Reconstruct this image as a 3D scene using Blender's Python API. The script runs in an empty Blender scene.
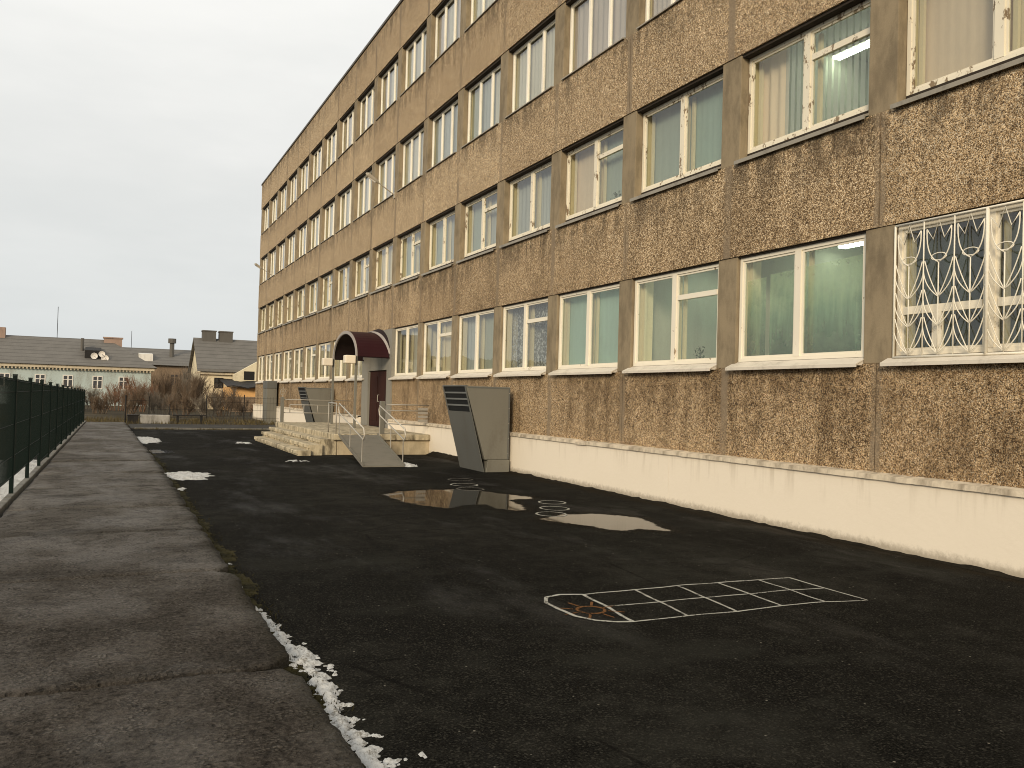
import bpy, math, random
from mathutils import Vector, Matrix, noise
random.seed(7)
sc = bpy.context.scene
col = sc.collection
R = math.radians

# ------------------------------------------------------------------ materials
def mat(name):
    m = bpy.data.materials.new(name); m.use_nodes = True
    nt = m.node_tree; nt.nodes.clear()
    return m, nt
class N:
    def __init__(s, nt): s.nt = nt
    def n(s, t, **k):
        x = s.nt.nodes.new(t)
        for a, v in k.items(): setattr(x, a, v)
        return x
    def l(s, a, b): s.nt.links.new(a, b)
    def sock(s, v, inp):
        if isinstance(v, bpy.types.NodeSocket): s.l(v, inp)
        else: inp.default_value = v
    def math(s, op, a, b=0.0, c=None, clamp=False):
        x = s.n('ShaderNodeMath', operation=op, use_clamp=clamp)
        s.sock(a, x.inputs[0]); s.sock(b, x.inputs[1])
        if c is not None: s.sock(c, x.inputs[2])
        return x.outputs[0]
    def mix(s, f, a, b, mode='MIX'):
        x = s.n('ShaderNodeMix', data_type='RGBA', blend_type=mode)
        s.sock(f, x.inputs[0])
        for v, i in ((a, 6), (b, 7)):
            if isinstance(v, tuple): x.inputs[i].default_value = (*v[:3], 1)
            else: s.l(v, x.inputs[i])
        return x.outputs[2]
    def pos(s, sx=1, sy=1, sz=1, off=(0, 0, 0)):
        g = s.n('ShaderNodeNewGeometry')
        mp = s.n('ShaderNodeMapping'); mp.inputs['Scale'].default_value = (sx, sy, sz)
        mp.inputs['Location'].default_value = off
        s.l(g.outputs['Position'], mp.inputs[0]); return mp.outputs[0]
    def noise(s, vec, scale, detail=4, rough=.55, dist=0):
        x = s.n('ShaderNodeTexNoise'); s.l(vec, x.inputs['Vector'])
        x.inputs['Scale'].default_value = scale; x.inputs['Detail'].default_value = detail
        x.inputs['Roughness'].default_value = rough; x.inputs['Distortion'].default_value = dist
        return x.outputs['Fac']
    def voro(s, vec, scale, feature='F1', rnd=1):
        x = s.n('ShaderNodeTexVoronoi', feature=feature); s.l(vec, x.inputs['Vector'])
        x.inputs['Scale'].default_value = scale; x.inputs['Randomness'].default_value = rnd
        return x
    def ramp(s, f, stops, interp='LINEAR'):
        x = s.n('ShaderNodeValToRGB'); s.l(f, x.inputs[0]); r = x.color_ramp; r.interpolation = interp
        while len(r.elements) < len(stops): r.elements.new(.5)
        for e, (p, c) in zip(r.elements, stops):
            e.position = p; e.color = (*c, 1) if isinstance(c, tuple) else (c, c, c, 1)
        return x.outputs[0]
    def smooth(s, v, lo, hi):
        x = s.n('ShaderNodeMapRange', interpolation_type='SMOOTHSTEP'); s.l(v, x.inputs[0])
        x.inputs[1].default_value = lo; x.inputs[2].default_value = hi
        return x.outputs[0]
    def xyz(s, vec=None):
        x = s.n('ShaderNodeSeparateXYZ')
        s.l(vec if vec else s.n('ShaderNodeNewGeometry').outputs['Position'], x.inputs[0]); return x.outputs
    def bump(s, h, strength=.5, dist=.01, normal=None):
        x = s.n('ShaderNodeBump'); s.l(h, x.inputs['Height'])
        x.inputs['Strength'].default_value = strength; x.inputs['Distance'].default_value = dist
        if normal: s.l(normal, x.inputs['Normal'])
        return x.outputs[0]
    def out(s, colr, rough=.8, spec=.3, nrm=None, metal=0, alpha=None, trans=None):
        b = s.n('ShaderNodeBsdfPrincipled')
        if isinstance(colr, tuple): b.inputs['Base Color'].default_value = (*colr, 1)
        else: s.l(colr, b.inputs['Base Color'])
        s.sock(rough, b.inputs['Roughness']); s.sock(spec, b.inputs['Specular IOR Level'])
        s.sock(metal, b.inputs['Metallic'])
        if nrm: s.l(nrm, b.inputs['Normal'])
        if alpha is not None: s.sock(alpha, b.inputs['Alpha'])
        o = s.n('ShaderNodeOutputMaterial'); s.l(b.outputs[0], o.inputs[0]); return b

def paint(name, c, rough=.55, var=.25, dirt=(.05, .04, .03), dirt_amt=.35, scale=3, spec=.3, bump=.15, metal=0, streak=True):
    m, nt = mat(name); k = N(nt)
    v = k.pos(1, 1, .25 if streak else 1)
    n1 = k.noise(v, scale, 5, .6); n2 = k.noise(k.pos(), scale * 9, 3, .6)
    base = k.mix(k.math('MULTIPLY', n1, var), c, tuple(x * .55 for x in c))
    d = k.math('MULTIPLY', k.smooth(k.math('ADD', k.math('MULTIPLY', n1, .7), k.math('MULTIPLY', n2, .3)), .48, .72), dirt_amt)
    base = k.mix(d, base, dirt)
    k.out(base, rough, spec, k.bump(n2, bump, .004), metal); return m

def peeling(name, c, under, amt=.5):
    m, nt = mat(name); k = N(nt)
    n1 = k.noise(k.pos(1, 1, .5), 9, 6, .7); n2 = k.noise(k.pos(), 2, 3)
    mask = k.smooth(k.math('ADD', n1, k.math('MULTIPLY', n2, .35)), .92 - amt * .3, .96 - amt * .3)
    base = k.mix(mask, k.mix(k.math('MULTIPLY', n2, .4), c, tuple(x * .7 for x in c)), under)
    k.out(base, .6, .3, k.bump(k.math('SUBTRACT', 1, mask), .4, .003)); return m

M = {}
PIER0, BAY = 7.73, 3.0
# pebbledash panels
def pebble():
    m, nt = mat('pebbledash'); k = N(nt)
    p = k.pos()
    w = k.n('ShaderNodeTexNoise'); k.l(p, w.inputs[0]); w.inputs['Scale'].default_value = 30
    va = k.voro(p, 66); vb = k.voro(p, 140)
    ra = k.xyz(va.outputs['Color']); rb = k.xyz(vb.outputs['Color'])
    stones = k.ramp(k.math('ADD', k.math('MULTIPLY', ra[0], .62), k.math('MULTIPLY', rb[0], .38)),
        [(0, (.045, .027, .013)), (.22, (.14, .090, .045)), (.36, (.42, .293, .155)), (.56, (.72, .535, .315)), (.76, (.88, .71, .46)), (1, (.96, .89, .72))])
    gap = k.smooth(va.outputs['Distance'], .38, .78)
    vc = k.voro(p, 52); rc = k.xyz(vc.outputs['Color'])
    pick = k.smooth(vc.outputs['Distance'], .42, .30)
    stones = k.mix(k.math('MULTIPLY', pick, k.smooth(rc[0], .84, .87)), stones, (.92, .84, .66))
    stones = k.mix(k.math('MULTIPLY', pick, k.math('MULTIPLY', k.smooth(rc[1], .74, .77), .85)), stones, (.035, .022, .013))
    stones = k.mix(k.math('MULTIPLY', gap, .7), stones, (.06, .042, .026))
    n5 = k.noise(p, 21, 5, .75)
    stones = k.mix(1.0, stones, k.ramp(n5, [(.37, (.58, .53, .48)), (.5, (1.0, .98, .97)), (.63, (1.26, 1.23, 1.22))]), 'MULTIPLY')
    x, y, z = k.xyz()
    # weathering : broad clouds, vertical runs, darker low down
    n1 = k.noise(k.pos(1, .8, .8), .9, 5, .6)
    n2 = k.noise(k.pos(1, 1.8, .30), 1.7, 5, .65)
    n3 = k.noise(k.pos(1, 1, 1), 7, 4, .65)
    stain = k.math('ADD', k.math('MULTIPLY', n1, .38), k.math('ADD', k.math('MULTIPLY', n2, .37), k.math('MULTIPLY', n3, .25)))
    st = k.smooth(stain, .45, .60)
    low = k.smooth(z, 9.5, 1.0)
    amt = k.math('MULTIPLY', st, k.math('ADD', .12, k.math('MULTIPLY', low, .58)))
    c = k.mix(amt, stones, k.mix(1.0, stones, (.30, .265, .225), 'MULTIPLY'))
    c = k.mix(k.smooth(z, 8.0, 1.5), c, k.mix(1.0, c, (.80, .76, .71), 'MULTIPLY'))
    # dark wet line just under sills / under panel
    zz = k.math('MODULO', k.math('SUBTRACT', z, 2.30), 3.42)
    drip = k.math('MULTIPLY', k.smooth(zz, 2.45, 3.40), k.smooth(k.math('ADD', k.math('MULTIPLY', n2, .7), k.math('MULTIPLY', n3, .3)), .43, .58))
    c = k.mix(k.math('MULTIPLY', drip, .58), c, (.045, .034, .022))
    # mortared joints at every pier
    t = k.math('ADD', k.math('SUBTRACT', y, PIER0), k.math('MULTIPLY', k.math('SUBTRACT', k.noise(k.pos(1, .5, 1), 2.5, 3), .5), .08))
    dj = k.math('ABSOLUTE', k.math('SUBTRACT', k.math('MODULO', k.math('ADD', t, 301.5), 3.0), 1.5))
    jm = k.math('MULTIPLY', k.smooth(dj, .11, .055), k.math('ADD', .35, k.math('MULTIPLY', k.smooth(k.noise(k.pos(1, .3, .5), 1.3, 3), .4, .6), .5)))
    c = k.mix(jm, c, k.mix(n3, (.16, .118, .075), (.30, .235, .16)))
    t2 = k.math('ABSOLUTE', k.math('SUBTRACT', k.math('MODULO', k.math('ADD', t, 303.0), 6.0), 3.0))
    jl = k.math('MULTIPLY', k.smooth(t2, .018, .006), .3)
    c = k.mix(jl, c, (.05, .035, .022))
    h = k.math('ADD', k.math('MULTIPLY', k.math('SUBTRACT', 1, va.outputs['Distance']), k.math('SUBTRACT', 1, jm)), k.math('MULTIPLY', rb[1], .3))
    k.out(c, .88, .25, k.bump(h, .45, .008)); return m
M['pebble'] = pebble()

def concrete(name, c, scale=4, dark=(.10, .078, .05), amt=.6):
    m, nt = mat(name); k = N(nt)
    n1 = k.noise(k.pos(1, 1, .4), scale, 6, .65); n2 = k.noise(k.pos(), scale * 8, 4, .7); n3 = k.noise(k.pos(1, 1, .6), scale * .45, 3)
    b = k.mix(k.math('MULTIPLY', k.smooth(n1, .38, .68), amt), c, dark)
    b = k.mix(k.math('MULTIPLY', k.smooth(n3, .45, .7), .4), b, tuple(x * 1.25 for x in c))
    b = k.mix(k.math('MULTIPLY', n2, .3), b, tuple(x * .6 for x in c))
    k.out(b, .85, .25, k.bump(k.math('ADD', n2, k.math('MULTIPLY', n1, .6)), .5, .008)); return m
M['pier'] = concrete('pier_concrete', (.30, .237, .150))
M['step'] = concrete('step_concrete', (.56, .475, .32), 5, (.09, .07, .042), 1.0)
M['porch_base'] = concrete('porch_base', (.58, .48, .32), 3, (.2, .16, .1), .6)
M['kerb'] = concrete('kerb_concrete', (.19, .18, .155), 5, (.05, .045, .035), .7)
M['block'] = concrete('whitewashed_block', (.4, .38, .34), 3, (.1, .09, .075), .7)

def plinth():
    m, nt = mat('plinth_paint'); k = N(nt)
    x, y, z = k.xyz()
    n1 = k.noise(k.pos(1, .7, 1), 1.2, 5, .6); n2 = k.noise(k.pos(1, 3, .3), 2.5, 4); n3 = k.noise(k.pos(), 14, 5, .65)
    c = k.mix(k.math('MULTIPLY', n1, .4), (.84, .745, .60), (.72, .63, .49))
    run = k.math('MULTIPLY', k.smooth(n2, .5, .72), k.smooth(z, .35, 1.0))
    c = k.mix(k.math('MULTIPLY', run, .35), c, (.34, .265, .17))
    zz = k.math('ADD', z, k.math('MULTIPLY', k.math('SUBTRACT', n3, .5), .16))
    c = k.mix(k.math('MULTIPLY', k.smooth(zz, .15, .02), .65), c, (.20, .16, .105))
    k.out(c, .75, .25, k.bump(k.math('ADD', n3, n1), .35, .01)); return m
M['plinth'] = plinth()
M['ledge'] = concrete('ledge_plaster', (.70, .60, .45), 5, (.15, .11, .07), .75)

M['white_frame'] = peeling('old_white_paint', (.86, .79, .64), (.30, .22, .13), .28)
M['frame_f2'] = peeling('flaking_white_paint', (.82, .75, .59), (.24, .175, .105), .56)
M['pvc'] = paint('white_pvc', (.88, .83, .71), .4, .12, dirt_amt=.15)
M['inner_sash'] = paint('inner_sash', (.74, .65, .43), .5, .2, dirt_amt=.15)
M['sill_white'] = paint('white_sill', (.70, .63, .52), .45, .2, (.2, .17, .12), .4)
M['sill_grey'] = paint('grey_sill', (.32, .29, .235), .5, .3, (.07, .055, .04), .55)
M['gap_and_shadow'] = paint('gap_and_shadow', (.035, .026, .018), .9, .3)
M['roofedge'] = paint('roof_edging', (.10, .088, .07), .6, .3)
M['grey_metal'] = paint('grey_painted_metal', (.185, .175, .142), .5, .3, (.09, .075, .055), .4, 2.0)
M['grey_metal_shaded'] = paint('grey_painted_metal_shaded', (.125, .125, .112), .5, .3, (.09, .075, .055), .4, 2.0)  # same grey metal with the cooler shade of the front faces painted in
M['louver'] = paint('black_louver', (.008, .008, .008), .6, .1, dirt_amt=0)
M['grey_wall'] = paint('grey_wall_paint', (.26, .245, .205), .7, .3, (.12, .105, .08), .5, 2)
M['maroon'] = paint('maroon_tin', (.030, .006, .008), .5, .4, (.02, .008, .008), .5, 3, .2)
M['maroon_dark'] = paint('maroon_lining_and_shadow', (.014, .005, .005), .8, .3)
M['door'] = paint('brown_door_paint', (.045, .017, .012), .7, .3, (.02, .012, .01), .4, spec=.08)
M['trim'] = paint('pale_arch_trim', (.36, .32, .29), .5, .3)
M['rail'] = paint('galvanised_rail', (.36, .33, .275), .4, .3, (.12, .1, .08), .3, spec=.5)
M['rail_bright'] = paint('worn_handrail', (.55, .50, .41), .3, .2, spec=.6)
M['lampbox'] = paint('cream_lamp_box', (.84, .74, .58), .5, .15, dirt_amt=.15)
M['ramp'] = paint('ramp_plate', (.20, .183, .145), .55, .3, (.08, .07, .055), .4, 3)
M['green'] = paint('green_powder_coat', (.0026, .0088, .0062), .5, .3, dirt_amt=.1, spec=.15)
M['grille'] = paint('white_grille', (.84, .78, .64), .5, .15, (.3, .2, .1), .25)
M['lamp_grey'] = paint('lamp_grey', (.42, .37, .29), .5, .2)
M['room'] = paint('room_paint', (.42, .42, .34), .9, .15, dirt_amt=.1)
M['room_green'] = paint('green_room_paint', (.33, .43, .30), .9, .15, dirt_amt=.1)
M['room_dark'] = paint('dark_green_paint', (.20, .36, .24), .9, .15, dirt_amt=.1)
M['furniture'] = paint('dark_furniture', (.05, .06, .05), .7, .2)

def glass():
    m, nt = mat('window_glass'); k = N(nt)
    tr = k.n('ShaderNodeBsdfTransparent'); tr.inputs[0].default_value = (.84, .87, .84, 1)
    gl = k.n('ShaderNodeBsdfGlossy'); gl.inputs['Roughness'].default_value = .015
    gl.inputs['Color'].default_value = (.95, .95, .95, 1)
    n1 = k.noise(k.pos(), 1.6, 2); k.l(k.bump(n1, .12, .02), gl.inputs['Normal'])
    gg = k.n('ShaderNodeNewGeometry'); dp = k.n('ShaderNodeVectorMath', operation='DOT_PRODUCT')
    k.l(gg.outputs['Normal'], dp.inputs[0]); k.l(gg.outputs['Incoming'], dp.inputs[1])
    om = k.math('SUBTRACT', 1, k.math('ABSOLUTE', dp.outputs['Value']), clamp=True)
    fr = k.math('ADD', .085, k.math('MULTIPLY', k.math('POWER', om, 4.2), .915))
    mx = k.n('ShaderNodeMixShader'); k.l(fr, mx.inputs[0]); k.l(tr.outputs[0], mx.inputs[1]); k.l(gl.outputs[0], mx.inputs[2])
    df = k.n('ShaderNodeBsdfDiffuse'); df.inputs[0].default_value = (.3, .28, .23, 1)
    m2 = k.n('ShaderNodeMixShader'); k.l(k.math('MULTIPLY', k.smooth(k.noise(k.pos(1, 1, .6), 2.2, 5, .6), .35, .8), .10), m2.inputs[0])
    k.l(mx.outputs[0], m2.inputs[1]); k.l(df.outputs[0], m2.inputs[2])
    o = k.n('ShaderNodeOutputMaterial'); k.l(m2.outputs[0], o.inputs[0]); return m
M['glass'] = glass()

def cloth(name, c, translucent=.35, sheer=0.0, lace=False):
    m, nt = mat(name); k = N(nt)
    n1 = k.noise(k.pos(1, 12, .3), 1.3, 3)
    cc = k.mix(k.math('MULTIPLY', n1, .35), c, tuple(x * .6 for x in c))
    d = k.n('ShaderNodeBsdfDiffuse'); t = k.n('ShaderNodeBsdfTranslucent')
    k.l(cc, d.inputs[0]); k.l(cc, t.inputs[0])
    mx = k.n('ShaderNodeMixShader'); mx.inputs[0].default_value = translucent
    k.l(d.outputs[0], mx.inputs[1]); k.l(t.outputs[0], mx.inputs[2]); last = mx.outputs[0]
    if sheer > 0:
        tr = k.n('ShaderNodeBsdfTransparent'); m2 = k.n('ShaderNodeMixShader')
        f = k.math('MULTIPLY', k.smooth(k.noise(k.pos(1, 6, 4), 4, 3), .38, .55), sheer) if lace else sheer
        k.sock(f, m2.inputs[0]); k.l(last, m2.inputs[1]); k.l(tr.outputs[0], m2.inputs[2]); last = m2.outputs[0]
    o = k.n('ShaderNodeOutputMaterial'); k.l(last, o.inputs[0]); return m
CL = {
 'turq': cloth('turquoise_curtain', (.66, .84, .72), .5), 'teal': cloth('teal_curtain', (.56, .64, .56)),
 'pink': cloth('pink_curtain', (.90, .72, .53), .2), 'beige': cloth('beige_curtain', (.88, .75, .50), .2),
 'blue': cloth('blue_grey_curtain', (.60, .63, .60)), 'pale': cloth('pale_curtain', (.84, .80, .69)),
 'white': cloth('white_curtain', (.88, .84, .73)), 'lace': cloth('lace_curtain', (.64, .65, .64), .3, .75, True),
 'film': cloth('green_frosted_film', (.62, .80, .56), .6, .42), 'dark': cloth('dark_green_curtain', (.10, .13, .115)),
 'blind': cloth('vertical_blind', (.86, .85, .78), .5, .38), 'lilac': cloth('lilac_curtain', (.76, .66, .60)),
 'green': cloth('grey_green_curtain', (.60, .62, .50)),
}
def film():
    m, nt = mat('condensation_film'); k = N(nt)
    x, y, z = k.xyz()
    n = k.noise(k.pos(1, 5, .6), 1.4, 5, .65); n2 = k.noise(k.pos(), 5, 5, .65)
    h = k.math('ADD', z, k.math('MULTIPLY', k.math('SUBTRACT', n, .5), 1.3))
    c = k.ramp(k.smooth(h, 2.5, 4.1), [(0, (.10, .15, .10)), (.4, (.34, .50, .33)), (1, (.82, .95, .58))])
    c = k.mix(k.math('MULTIPLY', k.smooth(n2, .45, .7), .5), c, (.16, .24, .17))
    d = k.n('ShaderNodeBsdfDiffuse'); t = k.n('ShaderNodeBsdfTranslucent'); k.l(c, d.inputs[0]); k.l(c, t.inputs[0])
    mx = k.n('ShaderNodeMixShader'); mx.inputs[0].default_value = .65; k.l(d.outputs[0], mx.inputs[1]); k.l(t.outputs[0], mx.inputs[2])
    tr = k.n('ShaderNodeBsdfTransparent'); m2 = k.n('ShaderNodeMixShader')
    k.l(k.math('ADD', k.math('SUBTRACT', .68, k.math('MULTIPLY', n2, .6)), k.math('MULTIPLY', k.smooth(z, 3.3, 4.05), .3)), m2.inputs[0]); k.l(mx.outputs[0], m2.inputs[1]); k.l(tr.outputs[0], m2.inputs[2])
    o = k.n('ShaderNodeOutputMaterial'); k.l(m2.outputs[0], o.inputs[0]); return m
CL['film'] = film()
def emis(name, c, s):
    m, nt = mat(name); k = N(nt)
    e = k.n('ShaderNodeEmission'); e.inputs[0].default_value = (*c, 1); e.inputs[1].default_value = s
    o = k.n('ShaderNodeOutputMaterial'); k.l(e.outputs[0], o.inputs[0]); return m
M['tube'] = emis('fluorescent_tube', (.86, 1, .78), 22.0)

def asphalt():
    m, nt = mat('wet_asphalt'); k = N(nt)
    p = k.pos()
    n1 = k.noise(k.pos(.35, .22, 1), 1.0, 5, .62); n2 = k.noise(p, 3.2, 5, .65); n3 = k.noise(p, 62, 5, .75)
    va = k.voro(p, 85); vs = k.voro(p, 13)
    c = k.ramp(k.math('ADD', k.math('MULTIPLY', n1, .6), k.math('MULTIPLY', n2, .4)), [(.38, (.0032, .0030, .0023)), (.5, (.0088, .0084, .0065)), (.62, (.030, .0285, .0225))])
    c = k.mix(k.smooth(n3, .42, .66), k.mix(1.0, c, (.55, .55, .55), 'MULTIPLY'), k.mix(.5, c, (.036, .033, .027)))
    sp = k.math('MULTIPLY', k.smooth(vs.outputs['Distance'], .12, .06), k.smooth(k.xyz(vs.outputs['Color'])[0], .82, .86))
    c = k.mix(k.math('MULTIPLY', sp, .7), c, (.34, .31, .25))
    sp2 = k.smooth(k.xyz(va.outputs['Color'])[1], .82, .95)
    c = k.mix(k.math('MULTIPLY', sp2, .55), c, (.055, .051, .040))
    cr = k.voro(k.mix(.13, p, k.n('ShaderNodeTexNoise').outputs['Color']), .75, 'DISTANCE_TO_EDGE')
    ck = k.math('MULTIPLY', k.smooth(cr.outputs['Distance'], .012, .003), k.smooth(n1, .5, .6))
    c = k.mix(k.math('MULTIPLY', ck, .7), c, (.003, .0025, .002))
    c = k.mix(k.math('MULTIPLY', k.smooth(k.noise(k.pos(.5, .8, 1), .8, 6, .7), .5, .64), .55), c, (.025, .0245, .0195))
    x, y, z = k.xyz()
    soil = k.smooth(k.math('ADD', x, k.math('MULTIPLY', n2, .9)), 8.9, 9.35)
    c = k.mix(k.math('MULTIPLY', soil, .7), c, (.018, .013, .007))
    wet = k.smooth(k.noise(k.pos(.5, .18, 1), 1.3, 6, .65), .5, .72)
    rough = k.math('SUBTRACT', .92, k.math('MULTIPLY', wet, .25))
    spec = k.math('ADD', .03, k.math('MULTIPLY', wet, .12))
    h = k.math('ADD', k.math('MULTIPLY', va.outputs['Distance'], .5), k.math('ADD', n3, k.math('MULTIPLY', n2, 1.5)))
    k.out(c, rough, spec, k.bump(h, .7, .008)); return m
M['asphalt'] = asphalt()

def path_mat():
    m, nt = mat('old_concrete_path'); k = N(nt)
    p = k.pos()
    n1 = k.noise(k.pos(.8, .55, 1), 1.2, 5, .62); n2 = k.noise(p, 7, 6, .68); n3 = k.noise(p, 36, 6, .8)
    v = k.voro(p, 46); v2 = k.voro(p, 24); n4 = k.noise(p, 27, 3, .6)
    x, y, z = k.xyz()
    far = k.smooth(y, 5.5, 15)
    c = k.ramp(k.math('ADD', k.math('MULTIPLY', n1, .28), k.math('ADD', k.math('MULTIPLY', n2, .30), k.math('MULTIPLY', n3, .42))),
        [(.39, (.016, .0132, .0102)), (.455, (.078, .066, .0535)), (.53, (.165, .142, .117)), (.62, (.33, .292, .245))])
    c = k.mix(k.math('MULTIPLY', far, .75), c, k.mix(n1, (.16, .145, .124), (.28, .258, .226)))  # farther stretch painted paler in place of its wet sheen
    c = k.mix(k.math('MULTIPLY', k.smooth(k.noise(k.pos(.5, 1.3, 1), 1.1, 5, .6), .52, .66), .45), c, (.045, .039, .031))
    st = k.math('MULTIPLY', k.smooth(v.outputs['Distance'], .32, .12), k.smooth(k.xyz(v.outputs['Color'])[0], .66, .8))
    c = k.mix(k.math('MULTIPLY', st, .6), c, (.22, .195, .155))
    c = k.mix(k.math('MULTIPLY', k.smooth(n4, .56, .66), .5), c, (.020, .0158, .0115))
    c = k.mix(k.math('MULTIPLY', k.smooth(n4, .40, .30), .4), c, (.175, .148, .114))
    v3 = k.voro(k.mix(.03, p, k.n('ShaderNodeTexNoise').outputs['Color']), 44)
    crev = k.math('MULTIPLY', k.smooth(v3.outputs['Distance'], .34, .62), k.math('ADD', .06, k.math('MULTIPLY', k.smooth(n2, .46, .62), .55)))
    c = k.mix(crev, c, (.012, .0095, .007))  # crevice shade painted dark between the lumps
    pit = k.math('MULTIPLY', k.smooth(v2.outputs['Distance'], .3, .1), k.smooth(k.xyz(v2.outputs['Color'])[1], .55, .7))
    c = k.mix(k.math('MULTIPLY', pit, .65), c, (.017, .0135, .0095))
    moss = k.math('MULTIPLY', k.smooth(k.math('ADD', x, k.math('MULTIPLY', n2, .2)), 1.02, 1.22), .55)
    c = k.mix(moss, c, (.034, .030, .016))
    wet = k.smooth(n1, .42, .62)
    h = k.math('ADD', k.math('ADD', k.math('MULTIPLY', n2, 1.6), k.math('SUBTRACT', n3, k.math('MULTIPLY', crev, 1.5))), k.math('SUBTRACT', k.math('MULTIPLY', st, .5), pit))
    k.out(c, k.math('SUBTRACT', .85, k.math('MULTIPLY', wet, .2)), k.math('ADD', .08, k.math('MULTIPLY', wet, .22)), k.bump(h, 1.0, .045)); return m
M['path'] = path_mat()

def ground_mat(name, a, b, scale=1.0):
    m, nt = mat(name); k = N(nt)
    n1 = k.noise(k.pos(), .5 * scale, 6, .65); n2 = k.noise(k.pos(), 9 * scale, 5, .7)
    c = k.mix(k.smooth(k.math('ADD', k.math('MULTIPLY', n1, .6), k.math('MULTIPLY', n2, .4)), .36, .64), a, b)
    k.out(c, .95, .1, k.bump(n2, .8, .03)); return m
M['ground'] = ground_mat('dirt_ground', (.028, .023, .014), (.085, .068, .042))
M['road'] = ground_mat('road_asphalt', (.042, .040, .036), (.075, .071, .064), .8)
M['grass'] = ground_mat('dry_grass_mat', (.055, .044, .02), (.16, .125, .06), 2)
M['moss'] = ground_mat('moss_mat', (.013, .0125, .0055), (.065, .054, .020), 5)
M['soil'] = ground_mat('dark_soil', (.008, .0065, .004), (.022, .018, .011), 3)

def snow_mat():
    m, nt = mat('old_snow'); k = N(nt)
    n1 = k.noise(k.pos(), 18, 5, .7); n2 = k.noise(k.pos(), 70, 3, .7)
    c = k.mix(k.smooth(k.math('ADD', k.math('MULTIPLY', n1, .6), k.math('MULTIPLY', n2, .4)), .48, .64), (.56, .555, .53), (.20, .185, .155))
    k.out(c, .75, .3, k.bump(k.math('ADD', n1, n2), .7, .012)); return m
M['snow'] = snow_mat()
def water():
    m, nt = mat('puddle_water'); k = N(nt)
    at = k.n('ShaderNodeAttribute', attribute_name='depth')
    n = k.noise(k.pos(), 2.5, 2); n2 = k.noise(k.pos(), 9, 5, .7); n3 = k.noise(k.pos(), 70, 3, .7)
    d = k.math('ADD', at.outputs['Fac'], k.math('ADD', k.math('MULTIPLY', k.math('SUBTRACT', n2, .5), .22), k.math('MULTIPLY', k.math('SUBTRACT', n3, .5), .07)))
    deep = k.smooth(d, -.015, .05)
    alpha = k.math('MAXIMUM', deep, k.math('MULTIPLY', k.smooth(d, -.34, .0), .45))
    rough = k.math('SUBTRACT', .5, k.math('MULTIPLY', deep, .47))
    b = k.out((.009, .008, .006), rough, k.math('ADD', .08, k.math('MULTIPLY', deep, .26)), k.bump(n, .02, .01)); b.inputs['IOR'].default_value = 1.33
    k.l(alpha, b.inputs['Alpha']); return m
M['water'] = water()
def chalk(name, c, keep):
    m, nt = mat(name); k = N(nt)
    n = k.noise(k.pos(), 55, 4, .7); n2 = k.noise(k.pos(), 5, 3)
    a = k.smooth(k.math('ADD', k.math('MULTIPLY', n, .7), k.math('MULTIPLY', n2, .45)), .5 - keep * .15, .66 - keep * .15)
    b = k.out(c, .95, .1); k.l(a, b.inputs['Alpha']); return m
M['chalk'] = chalk('white_chalk', (.40, .385, .335), .55)
M['chalk_faint'] = chalk('faint_chalk', (.24, .225, .19), .15)
M['chalk_orange'] = chalk('orange_chalk', (.16, .075, .028), .45)

M['blue_wall'] = paint('blue_plaster', (.46, .53, .50), .85, .4, (.22, .2, .16), .7, 1.0)
M['yellow_wall'] = paint('yellow_plaster', (.74, .64, .44), .85, .3, (.3, .25, .16), .5, .7)
M['orange_wall'] = paint('orange_plaster', (.80, .46, .18), .85, .3, (.3, .22, .14), .4, .7)
M['brown_wall'] = paint('brown_plaster', (.26, .185, .12), .9, .3, (.1, .075, .05), .6, .6)
M['brick'] = paint('old_brick', (.36, .25, .19), .9, .4)
M['cornice'] = paint('cornice_plaster', (.62, .53, .38), .8, .3)
def slate():
    m, nt = mat('slate_roof'); k = N(nt)
    x, y, z = k.xyz()
    rows = k.math('FRACT', k.math('MULTIPLY', z, 2.6)); n1 = k.noise(k.pos(1, 1, 1), .9, 5, .65); n2 = k.noise(k.pos(3, 1, 1), 4, 3)
    c = k.mix(n1, (.10, .093, .082), (.19, .176, .155))
    c = k.mix(k.math('MULTIPLY', k.smooth(rows, .25, 0), .5), c, (.025, .022, .018))
    c = k.mix(k.math('MULTIPLY', k.smooth(n2, .6, .7), .3), c, (.14, .13, .115))
    k.out(c, .8, .25, k.bump(n2, .4, .03)); return m
M['slate'] = slate()
M['chim_grey'] = paint('grey_chimney', (.12, .11, .095), .9, .3)
M['dish'] = paint('dish_white', (.75, .70, .62), .5, .1)
M['house_glass'] = paint('dark_house_glass', (.05, .05, .05), .1, .2, spec=.6)
M['house_frame'] = paint('house_frame', (.72, .68, .6), .6, .1)
M['iron'] = paint('dark_iron', (.015, .013, .011), .7, .2)
def twig(name, c):
    return paint(name, c, .9, .4, dirt_amt=.3, scale=2)
M['twig_brown'] = twig('brown_twigs', (.15, .105, .068)); M['twig_red'] = twig('reddish_twigs', (.22, .12, .07)); M['twig_grey'] = twig('grey_twigs', (.18, .15, .115))
M['plant'] = paint('pot_plant_leaf', (.06, .085, .04), .6, .3)

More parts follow.
